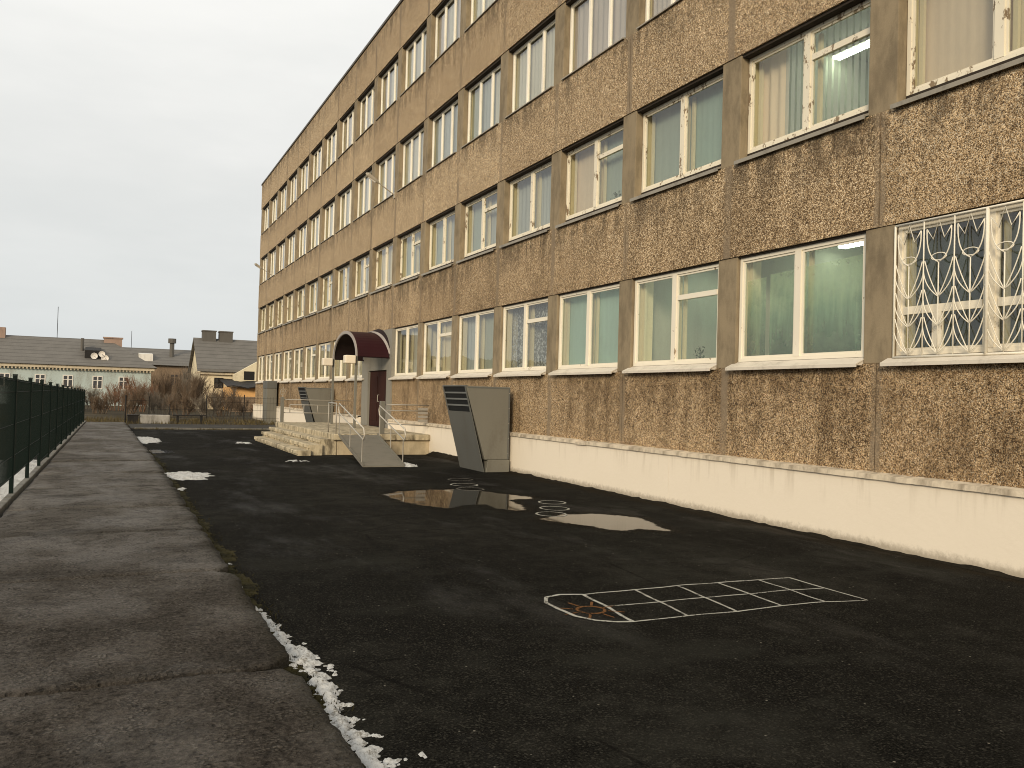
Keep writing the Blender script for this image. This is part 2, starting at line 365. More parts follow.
# ------------------------------------------------------------------ mesh helpers
class MB:
    def __init__(s): s.v = []; s.f = []; s.mi = []; s.cur = 0
    def add(s, vs, fs):
        o = len(s.v); s.v += [tuple(v) for v in vs]; s.f += [tuple(i + o for i in f) for f in fs]; s.mi += [s.cur] * len(fs); return s
    def box(s, x0, x1, y0, y1, z0, z1):
        v = [(x, y, z) for x in (x0, x1) for y in (y0, y1) for z in (z0, z1)]
        return s.add(v, [(0, 1, 3, 2), (4, 6, 7, 5), (0, 4, 5, 1), (2, 3, 7, 6), (0, 2, 6, 4), (1, 5, 7, 3)])
    def quad(s, a, b, c, d): return s.add([a, b, c, d], [(0, 1, 2, 3)])
    def prism(s, prof, y0, y1):          # profile in (x,z), extruded along y
        n = len(prof)
        v = [(x, y0, z) for x, z in prof] + [(x, y1, z) for x, z in prof]
        return s.add(v, [tuple(range(n)), tuple(range(2 * n - 1, n - 1, -1))] + [(i, i + n, (i + 1) % n + n, (i + 1) % n) for i in range(n)])
    def prismx(s, prof, x0, x1):         # profile in (y,z), extruded along x
        n = len(prof)
        v = [(x0, y, z) for y, z in prof] + [(x1, y, z) for y, z in prof]
        return s.add(v, [tuple(range(n)), tuple(range(2 * n - 1, n - 1, -1))] + [(i, (i + 1) % n, (i + 1) % n + n, i + n) for i in range(n)])
    def tube(s, pts, r, n=8, r2=None, caps=True):
        pts = [Vector(p) for p in pts]; vs = []; fs = []
        m = len(pts); up = None
        for i, p in enumerate(pts):
            d = (pts[min(i + 1, m - 1)] - pts[max(i - 1, 0)]).normalized()
            if up is None:
                a = Vector((0, 0, 1)) if abs(d.z) < .9 else Vector((1, 0, 0))
                u = d.cross(a).normalized()
            else:
                u = (up - d * up.dot(d)).normalized()
            up = u; w = d.cross(u)
            rr = r if r2 is None else r + (r2 - r) * i / max(1, m - 1)
            for j in range(n):
                t = 2 * math.pi * j / n; vs.append(p + (u * math.cos(t) + w * math.sin(t)) * rr)
        for i in range(m - 1):
            for j in range(n): fs.append((i * n + j, i * n + (j + 1) % n, (i + 1) * n + (j + 1) % n, (i + 1) * n + j))
        if caps: fs += [tuple(range(n - 1, -1, -1)), tuple(range((m - 1) * n, m * n))]
        return s.add(vs, fs)
    def disc(s, c, axis, r, depth, n=20):
        c = Vector(c); a = Vector(axis).normalized()
        return s.tube([c, c + a * depth], r, n)
    def build(s, name, material, parent=None, smooth=False, bevel=0, org=None):
        """org: world position of the object's origin; vertices are given in world space"""
        if org is None: org = parent_org(parent) if parent else Vector((0, 0, 0))
        me = bpy.data.meshes.new(name)
        me.from_pydata([tuple(Vector(v) - org) for v in s.v], [], s.f); me.update()
        mats = material if isinstance(material, list) else [material]
        for q in mats: me.materials.append(q)
        if len(mats) > 1:
            for p, i in zip(me.polygons, s.mi): p.material_index = i
        import bmesh
        bm = bmesh.new(); bm.from_mesh(me); bmesh.ops.recalc_face_normals(bm, faces=bm.faces); bm.to_mesh(me); bm.free()
        if smooth: me.polygons.foreach_set('use_smooth', [True] * len(me.polygons))
        o = bpy.data.objects.new(name, me); col.objects.link(o)
        if parent: o.parent = parent; o.location = org - parent_org(parent)
        else: o.location = org
        o['_org'] = tuple(org)
        if bevel:
            b = o.modifiers.new('bevel', 'BEVEL'); b.width = bevel; b.segments = 2; b.limit_method = 'ANGLE'
        return o
def parent_org(p):
    return Vector(p['_org'])
def tag(o, label=None, cat=None, group=None, kind=None):
    if label: o['label'] = label
    if cat: o['category'] = cat
    if group: o['group'] = group
    if kind: o['kind'] = kind
    return o
def empty(name, loc, label, cat, group=None):
    o = bpy.data.objects.new(name, None); col.objects.link(o); o.location = loc; o['_org'] = tuple(loc)
    o.empty_display_size = .3
    return tag(o, label, cat, group)
def P3(x, y, z): return noise.noise(Vector((x, y, z)))

# ------------------------------------------------------------------ camera
f_px, yaw, pitch, roll, CH = 828.0, .453298, .0172855, .027212, 1.81
F = Vector((math.sin(yaw) * math.cos(pitch), math.cos(yaw) * math.cos(pitch), math.sin(pitch)))
Rr = Vector((math.cos(yaw), -math.sin(yaw), 0)); U = Rr.cross(F)
R2 = Rr * math.cos(roll) + U * math.sin(roll); U2 = U * math.cos(roll) - Rr * math.sin(roll)
cam = bpy.data.cameras.new('camera'); cam.sensor_width = 36; cam.lens = 36 * f_px / 1024; cam.clip_end = 3000; cam.clip_start = .05
co = bpy.data.objects.new('camera', cam); col.objects.link(co)
mw = Matrix((R2, U2, -F)).transposed().to_4x4(); mw.translation = (0, 0, CH); co.matrix_world = mw
sc.camera = co

# ------------------------------------------------------------------ world and sun
SUN_DIR = Vector((-.62, -.72, .34)).normalized()      # towards the sun
elev = math.asin(SUN_DIR.z); azim = math.atan2(SUN_DIR.x, SUN_DIR.y)
wd = bpy.data.worlds.new('World'); sc.world = wd; wd.use_nodes = True
k = N(wd.node_tree); wd.node_tree.nodes.clear()
sky = k.n('ShaderNodeTexSky', sky_type='NISHITA'); sky.sun_disc = False; sky.sun_elevation = elev; sky.sun_rotation = azim
sky.dust_density = 4
tc = k.n('ShaderNodeTexCoord'); s3 = k.xyz(tc.outputs['Generated'])
mp = k.n('ShaderNodeMapping'); mp.inputs['Scale'].default_value = (1, 1, 3.5); k.l(tc.outputs['Generated'], mp.inputs[0])
cl = k.noise(mp.outputs[0], 2.3, 5, .55)
grad = k.ramp(s3[2], [(0, (6.9, 7.25, 7.3)), (.09, (7.8, 8.0, 7.9)), (.24, (8.9, 8.9, 8.65)), (.5, (10.3, 10.2, 9.8)), (1, (9.8, 9.7, 9.4))])
cloudy = k.mix(k.smooth(cl, .35, .7), grad, k.mix(1.0, grad, (.90, .91, .915), 'MULTIPLY'))
final = k.mix(.97, sky.outputs[0], cloudy)
bg = k.n('ShaderNodeBackground'); k.l(final, bg.inputs[0]); bg.inputs[1].default_value = .1
wo = k.n('ShaderNodeOutputWorld'); k.l(bg.outputs[0], wo.inputs[0])
sl = bpy.data.lights.new('sun', 'SUN'); sl.energy = 2.6; sl.angle = R(16); sl.color = (1, .84, .62)
so = bpy.data.objects.new('sun', sl); col.objects.link(so); so.rotation_euler = SUN_DIR.to_track_quat('Z', 'Y').to_euler()
so.location = (-20, -25, 20)
sc.view_settings.view_transform = 'Standard'; sc.view_settings.look = 'None'; sc.view_settings.exposure = 0
sc.cycles.filter_width = 1.0; sc.cycles.max_bounces = 8; sc.cycles.transparent_max_bounces = 16

# ------------------------------------------------------------------ ground, yard, road, path
b = MB(); S = 700
b.add([(-S, -S, -.07), (S, -S, -.07), (S, S, -.07), (-S, S, -.07)], [(0, 1, 2, 3)])
tag(b.build('ground', M['ground']), kind='structure')
b = MB()
ys = [-8 + i * .8 for i in range(61)]
vs = []
for y in ys: vs += [(-1.9, y, 0), (9.04, y + (P3(3, y, 0) * .2), 0)]
vs[-2] = (-1.9, 40, 0); vs[-1] = (9.04, 40, 0)
b.add(vs, [(2 * i, 2 * i + 1, 2 * i + 3, 2 * i + 2) for i in range(len(ys) - 1)])
tag(b.build('asphalt_yard', M['asphalt']), kind='structure')
b = MB(); b.add([(.95, 40.6, .02), (70, 40.6, .02), (70, 45.6, .02), (.95, 45.6, .02), (.95, 40.6, -.1), (70, 40.6, -.1)], [(0, 1, 2, 3), (4, 5, 1, 0)])
tag(b.build('road', M['road']), kind='structure')
b = MB()
for i in range(9):
    y0 = 40.15 + P3(i, 1, 1) * .1; x0 = 1.1 + i * .92
    b.box(x0, x0 + .88, y0, y0 + .2, -.05, .07 + P3(i, 4, 2) * .03)
tag(b.build('kerb', M['kerb'], bevel=.02), kind='structure')

def edge_r(y): return (1.12 if y < 20 else 1.12 - (y - 20) / 25 * .32) + P3(y * 1.7, 0, 5) * .045 + P3(y * 7, 3, 5) * .022
def edge_l(y): return -1.34 + .0094 * y + P3(y * 2, 9, 5) * .03
joints = [-4.2, -1.1, 2.0, 5.35, 8.4, 10.9, 13.2, 15.9, 18.6, 21.6, 24.4, 27.5, 30.6, 33.6, 36.7, 39.8, 42.7, 45.6]
b = MB()
for si in range(len(joints) - 1):
    y0, y1 = joints[si] + .012, joints[si + 1] - .012
    st = .028 if y1 < 8.6 else (.06 if y1 < 14 else .14)
    ny = max(6, int((y1 - y0) / st)); nx = 84 if y1 < 8.6 else (40 if y1 < 14 else 18)
    hz = .10 + random.uniform(-.008, .008); tl = random.uniform(-.004, .004); tx = random.uniform(-.003, .003)
    vs = []; fs = []
    for j in range(ny + 1):
        t = j / ny
        for i in range(nx + 1):
            u = i / nx
            y = y0 + (y1 - y0) * t
            jy = P3(u * 6, si, t * .2) * .035 * (1 if t < .5 else 1) * max(0, 1 - 4 * min(t, 1 - t))
            dc = min(t, 1 - t) * (y1 - y0)
            chip = max(0, .20 - dc) * (.55 + .5 * P3(si * 3.1, t > .5, 7)) if u > .5 else 0
            xl, xr = edge_l(y), edge_r(y) - chip * max(0, u - .5) * 2
            x = xl + (xr - xl) * u
            z = hz + tl * (t - .5) * 2 + tx * (u - .5) * 2 + P3(x * 1.3, y * 1.3, 2) * .009 + P3(x * 5, y * 5, 2) * .005 + (P3(x * 14, y * 14, 2) * .004 + (P3(x * 24, y * 24, 5) * .005 if st < .03 else 0) if st < .1 else 0)
            e = min(u * (xr - xl), (1 - u) * (xr - xl), dc + .004)
            if e < .05: z -= (.05 - e) * .35
            vs.append((x, y + jy, z))
    w = nx + 1
    for j in range(ny):
        for i in range(nx): fs.append((j * w + i, j * w + i + 1, (j + 1) * w + i + 1, (j + 1) * w + i))
    ring = [i for i in range(w)] + [j * w + nx for j in range(1, ny + 1)] + [ny * w + i for i in range(nx - 1, -1, -1)] + [j * w for j in range(ny - 1, 0, -1)]
    o = len(vs)
    vs += [(vs[i][0], vs[i][1], -.03) for i in ring]
    n = len(ring)
    fs += [(ring[i], o + i, o + (i + 1) % n, ring[(i + 1) % n]) for i in range(n)]
    b.add(vs, fs)
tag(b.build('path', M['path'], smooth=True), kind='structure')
# soil in the slab joints / along the edge
b = MB()
for y in joints[1:-1]: b.box(edge_l(y) + .05, edge_r(y) - .1, y - .03, y + .03, -.02, .066)
tag(b.build('path_joint_soil', M['soil']), kind='structure')
# grey footing strip under the fence
b = MB()
y = -3.0
while y < 45:
    L = 2.45
    xa = -1.49 + .0094 * y; xb = -1.49 + .0094 * (y + L)
    z = .115 + random.uniform(-.012, .012)
    vs = [(xa, y, -.1), (xa + .1, y, -.1), (xa + .1, y, z), (xa, y, z), (xb, y + L, -.1), (xb + .1, y + L, -.1), (xb + .1, y + L, z), (xb, y + L, z)]
    b.add(vs, [(0, 1, 2, 3), (4, 7, 6, 5), (1, 5, 6, 2), (2, 6, 7, 3), (0, 3, 7, 4)])
    y += 2.5
tag(b.build('fence_footing', M['kerb'], bevel=.012), kind='structure')

# puddles
def blob(pts, z, jitter, seed, sub=14):
    n = len(pts); out = []
    for i in range(n):
        p0, p1, p2, p3 = [Vector((*pts[(i + j - 1) % n], 0)) for j in range(4)]
        for s_ in range(sub):
            t = s_ / sub
            q = .5 * ((2 * p1) + (-p0 + p2) * t + (2 * p0 - 5 * p1 + 4 * p2 - p3) * t * t + (-p0 + 3 * p1 - 3 * p2 + p3) * t ** 3)
            q.x += P3(q.x * 3, q.y * 3, seed) * jitter + P3(q.x * 11, q.y * 11, seed) * jitter * .4
            q.y += P3(q.x * 3, q.y * 3, seed + 9) * jitter * 1.6 + P3(q.x * 11, q.y * 11, seed + 9) * jitter * .6
            out.append((q.x, q.y, z))
    return out
def flat(name, pts, m):
    bb = MB(); bb.add(pts, [tuple(range(len(pts)))]); return bb.build(name, m)
def puddle(pts, step=.035, mar=.42):
    poly = [(x, y) for x, y, _ in blob(pts, 0, .10, len(pts), 6)]
    xs = [q[0] for q in poly]; ys_ = [q[1] for q in poly]; n = len(poly)
    x0, y0 = min(xs) - mar, min(ys_) - mar; nx = int((max(xs) + mar - x0) / step); ny = int((max(ys_) + mar - y0) / step)
    def sd(x, y):
        best = 9e9; ins = False
        for i in range(n):
            ax, ay = poly[i]; bx, by = poly[(i + 1) % n]; dx, dy = bx - ax, by - ay
            t = max(0, min(1, ((x - ax) * dx + (y - ay) * dy) / (dx * dx + dy * dy + 1e-12)))
            best = min(best, (x - ax - t * dx) ** 2 + (y - ay - t * dy) ** 2)
            if (ay > y) != (by > y) and x < ax + (y - ay) / (by - ay) * dx: ins = not ins
        return math.sqrt(best) * (1 if ins else -1)
    D_ = [[sd(x0 + i * step, y0 + j * step) for i in range(nx + 1)] for j in range(ny + 1)]
    b = MB(); idx = {}; vs = []; fs = []; at = []
    for j in range(ny):
        for i in range(nx):
            q = [(i, j), (i + 1, j), (i + 1, j + 1), (i, j + 1)]
            if max(D_[c[1]][c[0]] for c in q) < -mar: continue
            f = []
            for c in q:
                if c not in idx: idx[c] = len(vs); vs.append((x0 + c[0] * step, y0 + c[1] * step, .004)); at.append(D_[c[1]][c[0]])
                f.append(idx[c])
            fs.append(tuple(f))
    b.add(vs, fs); o = b.build('puddle', M['water'])
    a = o.data.attributes.new('depth', 'FLOAT', 'POINT'); a.data.foreach_set('value', at)
    tag(o, kind='structure')
puddle([(4.5, 14.2), (4.75, 14.75), (5.5, 15.05), (6.3, 14.95), (6.75, 14.2), (7.05, 13.45), (6.5, 13.2), (6.35, 12.5), (6.0, 11.95), (5.75, 12.25), (5.8, 12.75), (5.3, 12.7), (4.9, 12.55), (4.55, 13.4)])
puddle([(5.92, 11.12), (6.6, 11.35), (7.15, 11.25), (7.5, 10.6), (7.3, 9.95), (7.2, 9.45), (6.85, 9.75), (6.45, 9.75), (6.15, 10.5)])
puddle([(1.05, 26.3), (1.4, 26.6), (1.5, 25.6), (1.2, 25.2)], .05, .3)

# chalk drawings
def stroke(bb, pts, w, z=.004, seed=0):
    pts = [Vector((*q, 0)) for q in pts]; fine = []
    for a, c in zip(pts[:-1], pts[1:]):
        n = max(2, int((c - a).length / .04))
        for i in range(n): fine.append(a.lerp(c, i / n))
    fine.append(pts[-1]); vs = []
    for i, q in enumerate(fine):
        d = (fine[min(i + 1, len(fine) - 1)] - fine[max(i - 1, 0)]).normalized(); nn = Vector((-d.y, d.x, 0))
        q = q + nn * P3(q.x * 2.5, q.y * 2.5, seed) * .022
        ww = w * (1 + .35 * P3(q.x * 9, q.y * 9, seed + 4)) / 2
        vs += [q + nn * ww + Vector((0, 0, z)), q - nn * ww + Vector((0, 0, z))]
    bb.add(vs, [(2 * i, 2 * i + 1, 2 * i + 3, 2 * i + 2) for i in range(len(fine) - 1)])
backp = [(4.03, 6.63), (4.6, 6.65), (5.12, 6.65), (5.6, 6.62), (6.1, 6.59), (6.49, 6.56)]
frontp = [(3.94, 5.68), (4.49, 5.68), (5.0, 5.64), (5.53, 5.67), (6.04, 5.64), (6.47, 5.54)]
midp = [(4.0, 6.18), (4.55, 6.17), (5.06, 6.16), (5.56, 6.14), (6.07, 6.12), (6.48, 6.06)]
hop = empty('hopscotch_court', (5.1, 6.1, 0), 'white chalk hopscotch grid with rounded end drawn on the black asphalt', 'hopscotch')
b = MB()
stroke(b, backp, .027, .004, 1); stroke(b, frontp, .023, .0042, 2); stroke(b, midp, .023, .0044, 3)
for i, (a, c) in enumerate(zip(backp, frontp)): stroke(b, [a, c], .027 if i not in (0,) else .033, .0048 + i * .0002, 5 + i)
arc = [(4.03, 6.63), (3.82, 6.70), (3.66, 6.65), (3.56, 6.48), (3.54, 6.25), (3.57, 6.0), (3.66, 5.83), (3.79, 5.72), (3.94, 5.68)]
stroke(b, arc, .036, .0062, 20)
b.build('grid_lines', M['chalk'], hop)
b = MB(); cx, cy = 3.80, 6.13
stroke(b, [(cx + .12 * math.cos(t * .4), cy + .12 * math.sin(t * .4)) for t in range(17)], .03, .0045, 30)
for i in range(8):
    t = i * math.pi / 4 + .2; stroke(b, [(cx + .15 * math.cos(t), cy + .15 * math.sin(t)), (cx + .29 * math.cos(t), cy + .29 * math.sin(t))], .022, .005, 31 + i)
b.build('sun_drawing', M['chalk_orange'], hop)
rings = [(6.65, 15.75, .27, .6, 'brightest chalk ring on the asphalt between the near vent housing and the long puddle', 1),
         (6.97, 16.75, .26, .6, 'faint chalk ring on the asphalt closest to the foot of the near vent housing', 0),
         (6.45, 15.0, .26, .6, 'faint chalk ring at the far rim of the long puddle', 0),
         (6.33, 11.45, .24, .6, 'bright chalk ring at the rim of the smaller puddle', 1),
         (6.72, 12.05, .23, .6, 'middle chalk ring of the row of three between the two puddles', 1),
         (7.05, 12.75, .23, .6, 'chalk ring farthest from the smaller puddle in the row of three', 1)]
for i, (x, y, r, w, lb, br) in enumerate(rings):
    b = MB(); stroke(b, [(x + r * math.cos(t * .3), y + r * 1.05 * math.sin(t * .3)) for t in range(22)], .035, .0075, 60 + i)
    o = b.build('chalk_ring', M['chalk' if br else 'chalk_faint'], org=Vector((x, y, 0))); tag(o, lb, 'chalk ring', 'chalk rings drawn on the asphalt')

# snow
def snow(name, fn, x0, x1, y0, y1, step, label):
    nx = int((x1 - x0) / step); ny = int((y1 - y0) / step); idx = {}; vs = []; fs = []
    H = {}
    for j in range(ny + 1):
        for i in range(nx + 1): H[i, j] = fn(x0 + i * step, y0 + j * step)
    for j in range(ny):
        for i in range(nx):
            q = [(i, j), (i + 1, j), (i + 1, j + 1), (i, j + 1)]
            if max(H[c] for c in q) <= 0: continue
            f = []
            for c in q:
                if c not in idx:
                    idx[c] = len(vs); vs.append((x0 + c[0] * step, y0 + c[1] * step, max(H[c], -.004) + .003))
                f.append(idx[c])
            fs.append(tuple(f))
    b = MB(); b.add(vs, fs); o = b.build(name, M['snow'], smooth=True, org=Vector(((x0 + x1) / 2, (y0 + y1) / 2, 0)))
    return tag(o, label, 'snow patch', 'patches of old snow', 'stuff' if name == 'snow_strip' else None)
def strip(x, y):
    e = edge_r(y) + .0
    wd_ = (.185 + .06 * max(0, 1 - abs(y - 5.6) / 1.2)) * min(1, max(.0, (7.9 - y) / 2.0)) + .02
    c = e - .012 + wd_ * .5 + P3(1, y * 1.2, 3) * .02
    d = 1 - abs(x - c) / (wd_ * .5 + .012)
    n = P3(x * 9, y * 9, 1) * .6 + P3(x * 22, y * 22, 2) * .45 + P3(x * 50, y * 50, 2) * .22
    gap = (.25 if y < 6.3 else .25 + (y - 6.3) * .14)
    n += P3(1, y * 3.1, 6) * .35
    v = d * .9 - gap - .26 + n * 1.6
    return .03 * min(1, v * 1.3) if v > 0 else -.01
snow('snow_strip', strip, 1.0, 1.5, 3.0, 8.6, .0125, 'long crumbling strip of old snow along the broken path edge')
def patch(cx, cy, rx, ry, h, seed, thr=.0):
    def fn(x, y):
        d = 1 - ((x - cx) / rx) ** 2 - ((y - cy) / ry) ** 2
        v = d * .8 + P3(x * 3.3, y * 2.2, seed) * .8 + P3(x * 9, y * 7, seed) * .7 + P3(x * 22, y * 16, seed) * .4 - thr - .1
        return h * min(1, v) if v > 0 else -.01
    return fn
snow('snow_patch', patch(1.52, 18.6, .46, .8, .055, 3), .8, 2.3, 17, 20.5, .035, 'white snow patch beside the path in the middle distance')
snow('snow_patch', patch(1.2, 31.6, .42, 1.9, .05, 5), .4, 2.0, 28.5, 35, .06, 'snow patch farthest along the path edge')
snow('snow_patch', patch(1.50, 4.0, .17, .40, .010, 7, 1.55), 1.3, 1.8, 3.0, 4.6, .0125, 'small crumbled snow patch at the bottom edge of the photo')
snow('snow_patch', patch(1.25, 16.1, .13, .8, .03, 8, .75), 1.05, 1.6, 15, 17.2, .02, 'scattered snow crumbs in mossy gutter of the path')
snow('snow_patch', patch(6.95, 20.3, .24, .28, .09, 9), 6.5, 7.4, 19.8, 20.9, .03, 'little snow heap at the foot of the ramp handrail post')
snow('snow_patch', patch(4.55, 22.2, .4, .5, .02, 11, .65), 4, 5.2, 21.4, 23, .03, 'thin snow scraps on the asphalt left of the ramp')
snow('snow_patch', patch(4.3, 30.3, .35, .9, .03, 12, .6), 3.8, 4.8, 29, 31.8, .04, 'snow scraps beside the bottom entrance step')
snow('snow_patch', patch(-1.9, 17, .75, 5.5, .06, 13, -.5), -3.0, -1.3, 11, 23, .06, 'snow lying behind the green mesh fence')

snow('snow_patch', patch(1.2, 9.0, .08, .9, .02, 21, .95), 1.05, 1.45, 7.9, 10.4, .0125, 'few snow crumbs in the gutter where the long strip ends')
# weeds / moss in the gutter
b = MB(); rnd = random.Random(5)
for i in range(5200):
    y = rnd.uniform(6.5, 26) if rnd.random() < .8 else rnd.uniform(3, 7)
    dens = P3(y * .9, 2, 8) + .25
    if rnd.random() > dens * 1.6 + .15: continue
    x = edge_r(y) + abs(rnd.gauss(.05, .07)); h = rnd.uniform(.008, .035); w = rnd.uniform(.002, .006); t = rnd.uniform(0, 6.28)
    dx, dy = math.cos(t) * w, math.sin(t) * w; lx, ly = rnd.uniform(-.03, .03), rnd.uniform(-.03, .03)
    b.add([(x - dx, y - dy, 0), (x + dx, y + dy, 0), (x + lx, y + ly, h)], [(0, 1, 2)])
tag(b.build('weeds', M['moss']), 'low moss and weeds growing along the path edge', 'weeds', kind='stuff')
# low mossy bank under weeds
def bank(x, y):
    e = edge_r(y); d = x - e
    v = .85 - d / (.12 + .08 * P3(3, y * .8, 1)) + P3(x * 12, y * 12, 4) * .7 + P3(0, y * 1.4, 6) * .7 - (.5 if y < 7 else 0)
    return .018 * min(1, v) if v > 0 and d > -.06 else -.01
nx, ny = 0, 0
H = MB(); st = .03; idx = {}
for j in range(int(24 / st)):
    for i in range(18):
        y = 3 + j * st; x = 1.02 + i * st
        q = [(x, y), (x + st, y), (x + st, y + st), (x, y + st)]; hs = [bank(*c) for c in q]
        if max(hs) > 0: H.add([(c[0], c[1], max(h, -.002) + .003) for c, h in zip(q, hs)], [(0, 1, 2, 3)])
tag(H.build('moss', M['moss']), 'thin mossy soil in the gutter between path and asphalt', 'moss', kind='stuff')
# soil heap along the plinth foot
b = MB()
vs = []; n = 220
for i in range(n + 1):
    y = -2 + i * (26.0 / n)
    w = .12 + .10 * P3(y * 1.1, 2, 2) + .06 * P3(y * 4, 1, 1) + (.1 if y > 20 else 0); h = max(.010, .025 + .035 * P3(y * 1.7, 3, 1) + .025 * P3(y * 6, 3, 4) + (.12 if 21 < y < 24 else 0))
    vs += [(9.02, y, h), (9.0 - w * .4, y, h * .6), (9.0 - w, y, .003)]
b.add(vs, [(3 * i + a, 3 * i + a + 1, 3 * i + a + 4, 3 * i + a + 3) for i in range(n) for a in (0, 1)])
tag(b.build('soil_bank', M['soil'], smooth=True), kind='structure')

# ------------------------------------------------------------------ school building
WX = 9.11; K0, K1 = -4, 17
Y0, Y1 = PIER0 + BAY * K0 - .23, PIER0 + BAY * K1 + .25
bld = empty('school_building', (WX, PIER0, 0), 'long four-storey pebbledash school with rows of white windows and cream base', 'school building')
FL = [ # sill bottom (panel top), frame bottom, window top
 (2.40, 2.50, 4.21), (5.74, 5.86, 7.52), (9.10, 9.16, 10.93), (12.54, 12.60, 14.36)]
ROOF = 16.14
bands = [(.93, FL[0][0]), (FL[0][2], FL[1][0]), (FL[1][2], FL[2][0]), (FL[2][2], FL[3][0]), (FL[3][2], ROOF - .1)]
DOOR_B = 7
# spandrel panels, each two bays wide
for bi, (z0, z1) in enumerate(bands):
    kk = K0
    while kk < K1:
        ke = min(kk + 2, K1)
        ya = Y0 if kk == K0 else PIER0 + BAY * kk + .006
        yb = Y1 if ke == K1 else PIER0 + BAY * ke - .006
        segs = [(ya, yb)]
        if bi == 0:
            d0, d1 = 28.46, 32.22
            segs = [(a, c) for a, c in ((ya, min(yb, d0)), (max(ya, d1), yb)) if c - a > .05]
        for a, c in segs:
            b = MB(); ox = random.uniform(-.006, .006)
            b.box(WX + ox, WX + .24, a, c, z0 + .001, z1); b.build('spandrel_panel', M['pebble'], bld)
        kk = ke
# core wall behind joints, plinth, roof
b = MB()
b.box(WX + .03, WX + .2, Y0 + .05, Y1 - .05, .0, .95)
for (z0, z1) in bands[1:]: b.box(WX + .05, WX + .22, Y0 + .05, Y1 - .05, z0 + .03, z1 - .03)
b.build('joint_filler', M['gap_and_shadow'], bld)
b = MB()
b.box(WX + .24, 22, Y1 - .3, Y1 - .003, 0, ROOF - .12); b.box(WX + .24, 22, Y0 + .003, Y0 + .3, 0, ROOF - .12); b.box(21.7, 22, Y0 + .3, Y1 - .3, 0, ROOF - .12)
b.build('side_wall', M['pier'], bld)
b = MB(); b.box(WX + .2, 22, Y0 + .2, Y1 - .2, ROOF - .3, ROOF - .13); b.build('roof', M['roofedge'], bld)
b = MB(); b.box(WX - .05, WX + .35, Y0 - .05, Y1 + .05, ROOF - .1, ROOF); b.box(WX + .35, 22.1, Y1 - .3, Y1 + .05, ROOF - .1, ROOF)
b.build('roof_edging', M['roofedge'], bld)
PX = 8.99
for a, c in ((Y0 - .02, 12.0), (12.004, 18.1), (18.104, 28.46), (32.22, 44.0), (44.004, Y1 + .03)):
    b = MB(); b.box(PX + random.uniform(-.006, .006), WX + .03, a, c, -.2, .90); b.build('plinth', M['plinth'], bld)
# ledge on top of plinth: sloping, broken
b = MB()
for a, c in ((Y0, 28.4), (32.3, Y1)):
    n = int((c - a) / .06); vs = []
    for i in range(n + 1):
        y = a + (c - a) * i / n
        j = .012 * P3(y * 3, 1, 1) + .012 * P3(y * 11, 1, 2) + (-.03 if P3(y * .9, 5, 5) > .38 else 0)
        vs += [(WX + .012, y, .972 + j * .6), (PX - .035 + j * .3, y, .95 + j), (PX - .04 + j * .3, y, .885 + j * .4), (PX + .012, y, .88)]
    b.add(vs, [(4 * i + q, 4 * i + q + 1, 4 * i + q + 5, 4 * i + q + 4) for i in range(n) for q in range(3)])
b.build('plinth_ledge', M['ledge'], bld)
# interior floors and back wall
b = MB()
for z in (1.3, 4.72, 8.1, 11.5, 14.9): b.box(WX + .27, 15, Y0 + .32, Y1 - .32, z, z + .18)
b.box(14.9, 15.0, Y0 + .32, Y1 - .32, 1.5, 15)
b.build('interior_floor', M['room'], bld)
b = MB()
for kk in range(K0 + 1, K1):
    y = PIER0 + BAY * kk
    for z0, z1 in ((1.49, 4.71), (4.91, 8.09), (8.29, 11.49), (11.69, 14.89)): b.box(WX + .32, 14.89, y - .05, y + .05, z0, z1)
b.build('interior_partition', M['room'], bld)
b = MB(); b.box(14.8, 14.88, PIER0 + .06, PIER0 + 2.94, 1.49, 4.7); b.build('classroom_wall', M['room_green'], bld)
b = MB(); b.box(12.7, 12.78, PIER0 + 3.06, PIER0 + 5.94, 1.49, 4.7); b.build('classroom_wall', M['room_dark'], bld)
# furniture silhouettes in the green room
b = MB()
for y in (8.4, 9.3): b.box(13.9, 14.6, y, y + .7, 1.5, 2.9 + .3 * math.sin(y * 5))
b.box(12.2, 12.6, 11.3, 12.6, 1.5, 3.1); b.box(11.0, 11.5, 12.0, 13.2, 1.5, 2.6); b.build('furniture', M['furniture'], bld)

# piers
for kk in range(K0, K1 + 1):
    y = PIER0 + BAY * kk
    ya, yb = y - .235, y + .225
    if kk == K0: ya = Y0
    if kk == K1: yb = Y1
    for fi, (s0, s1, s2) in enumerate(FL):
        if fi == 0 and kk in (7, 8): continue
        b = MB(); b.box(WX + .016, WX + .30, ya, yb, s0 + .001, s2 - .001)
        b.build('pier', M['pier'], bld, bevel=.012)

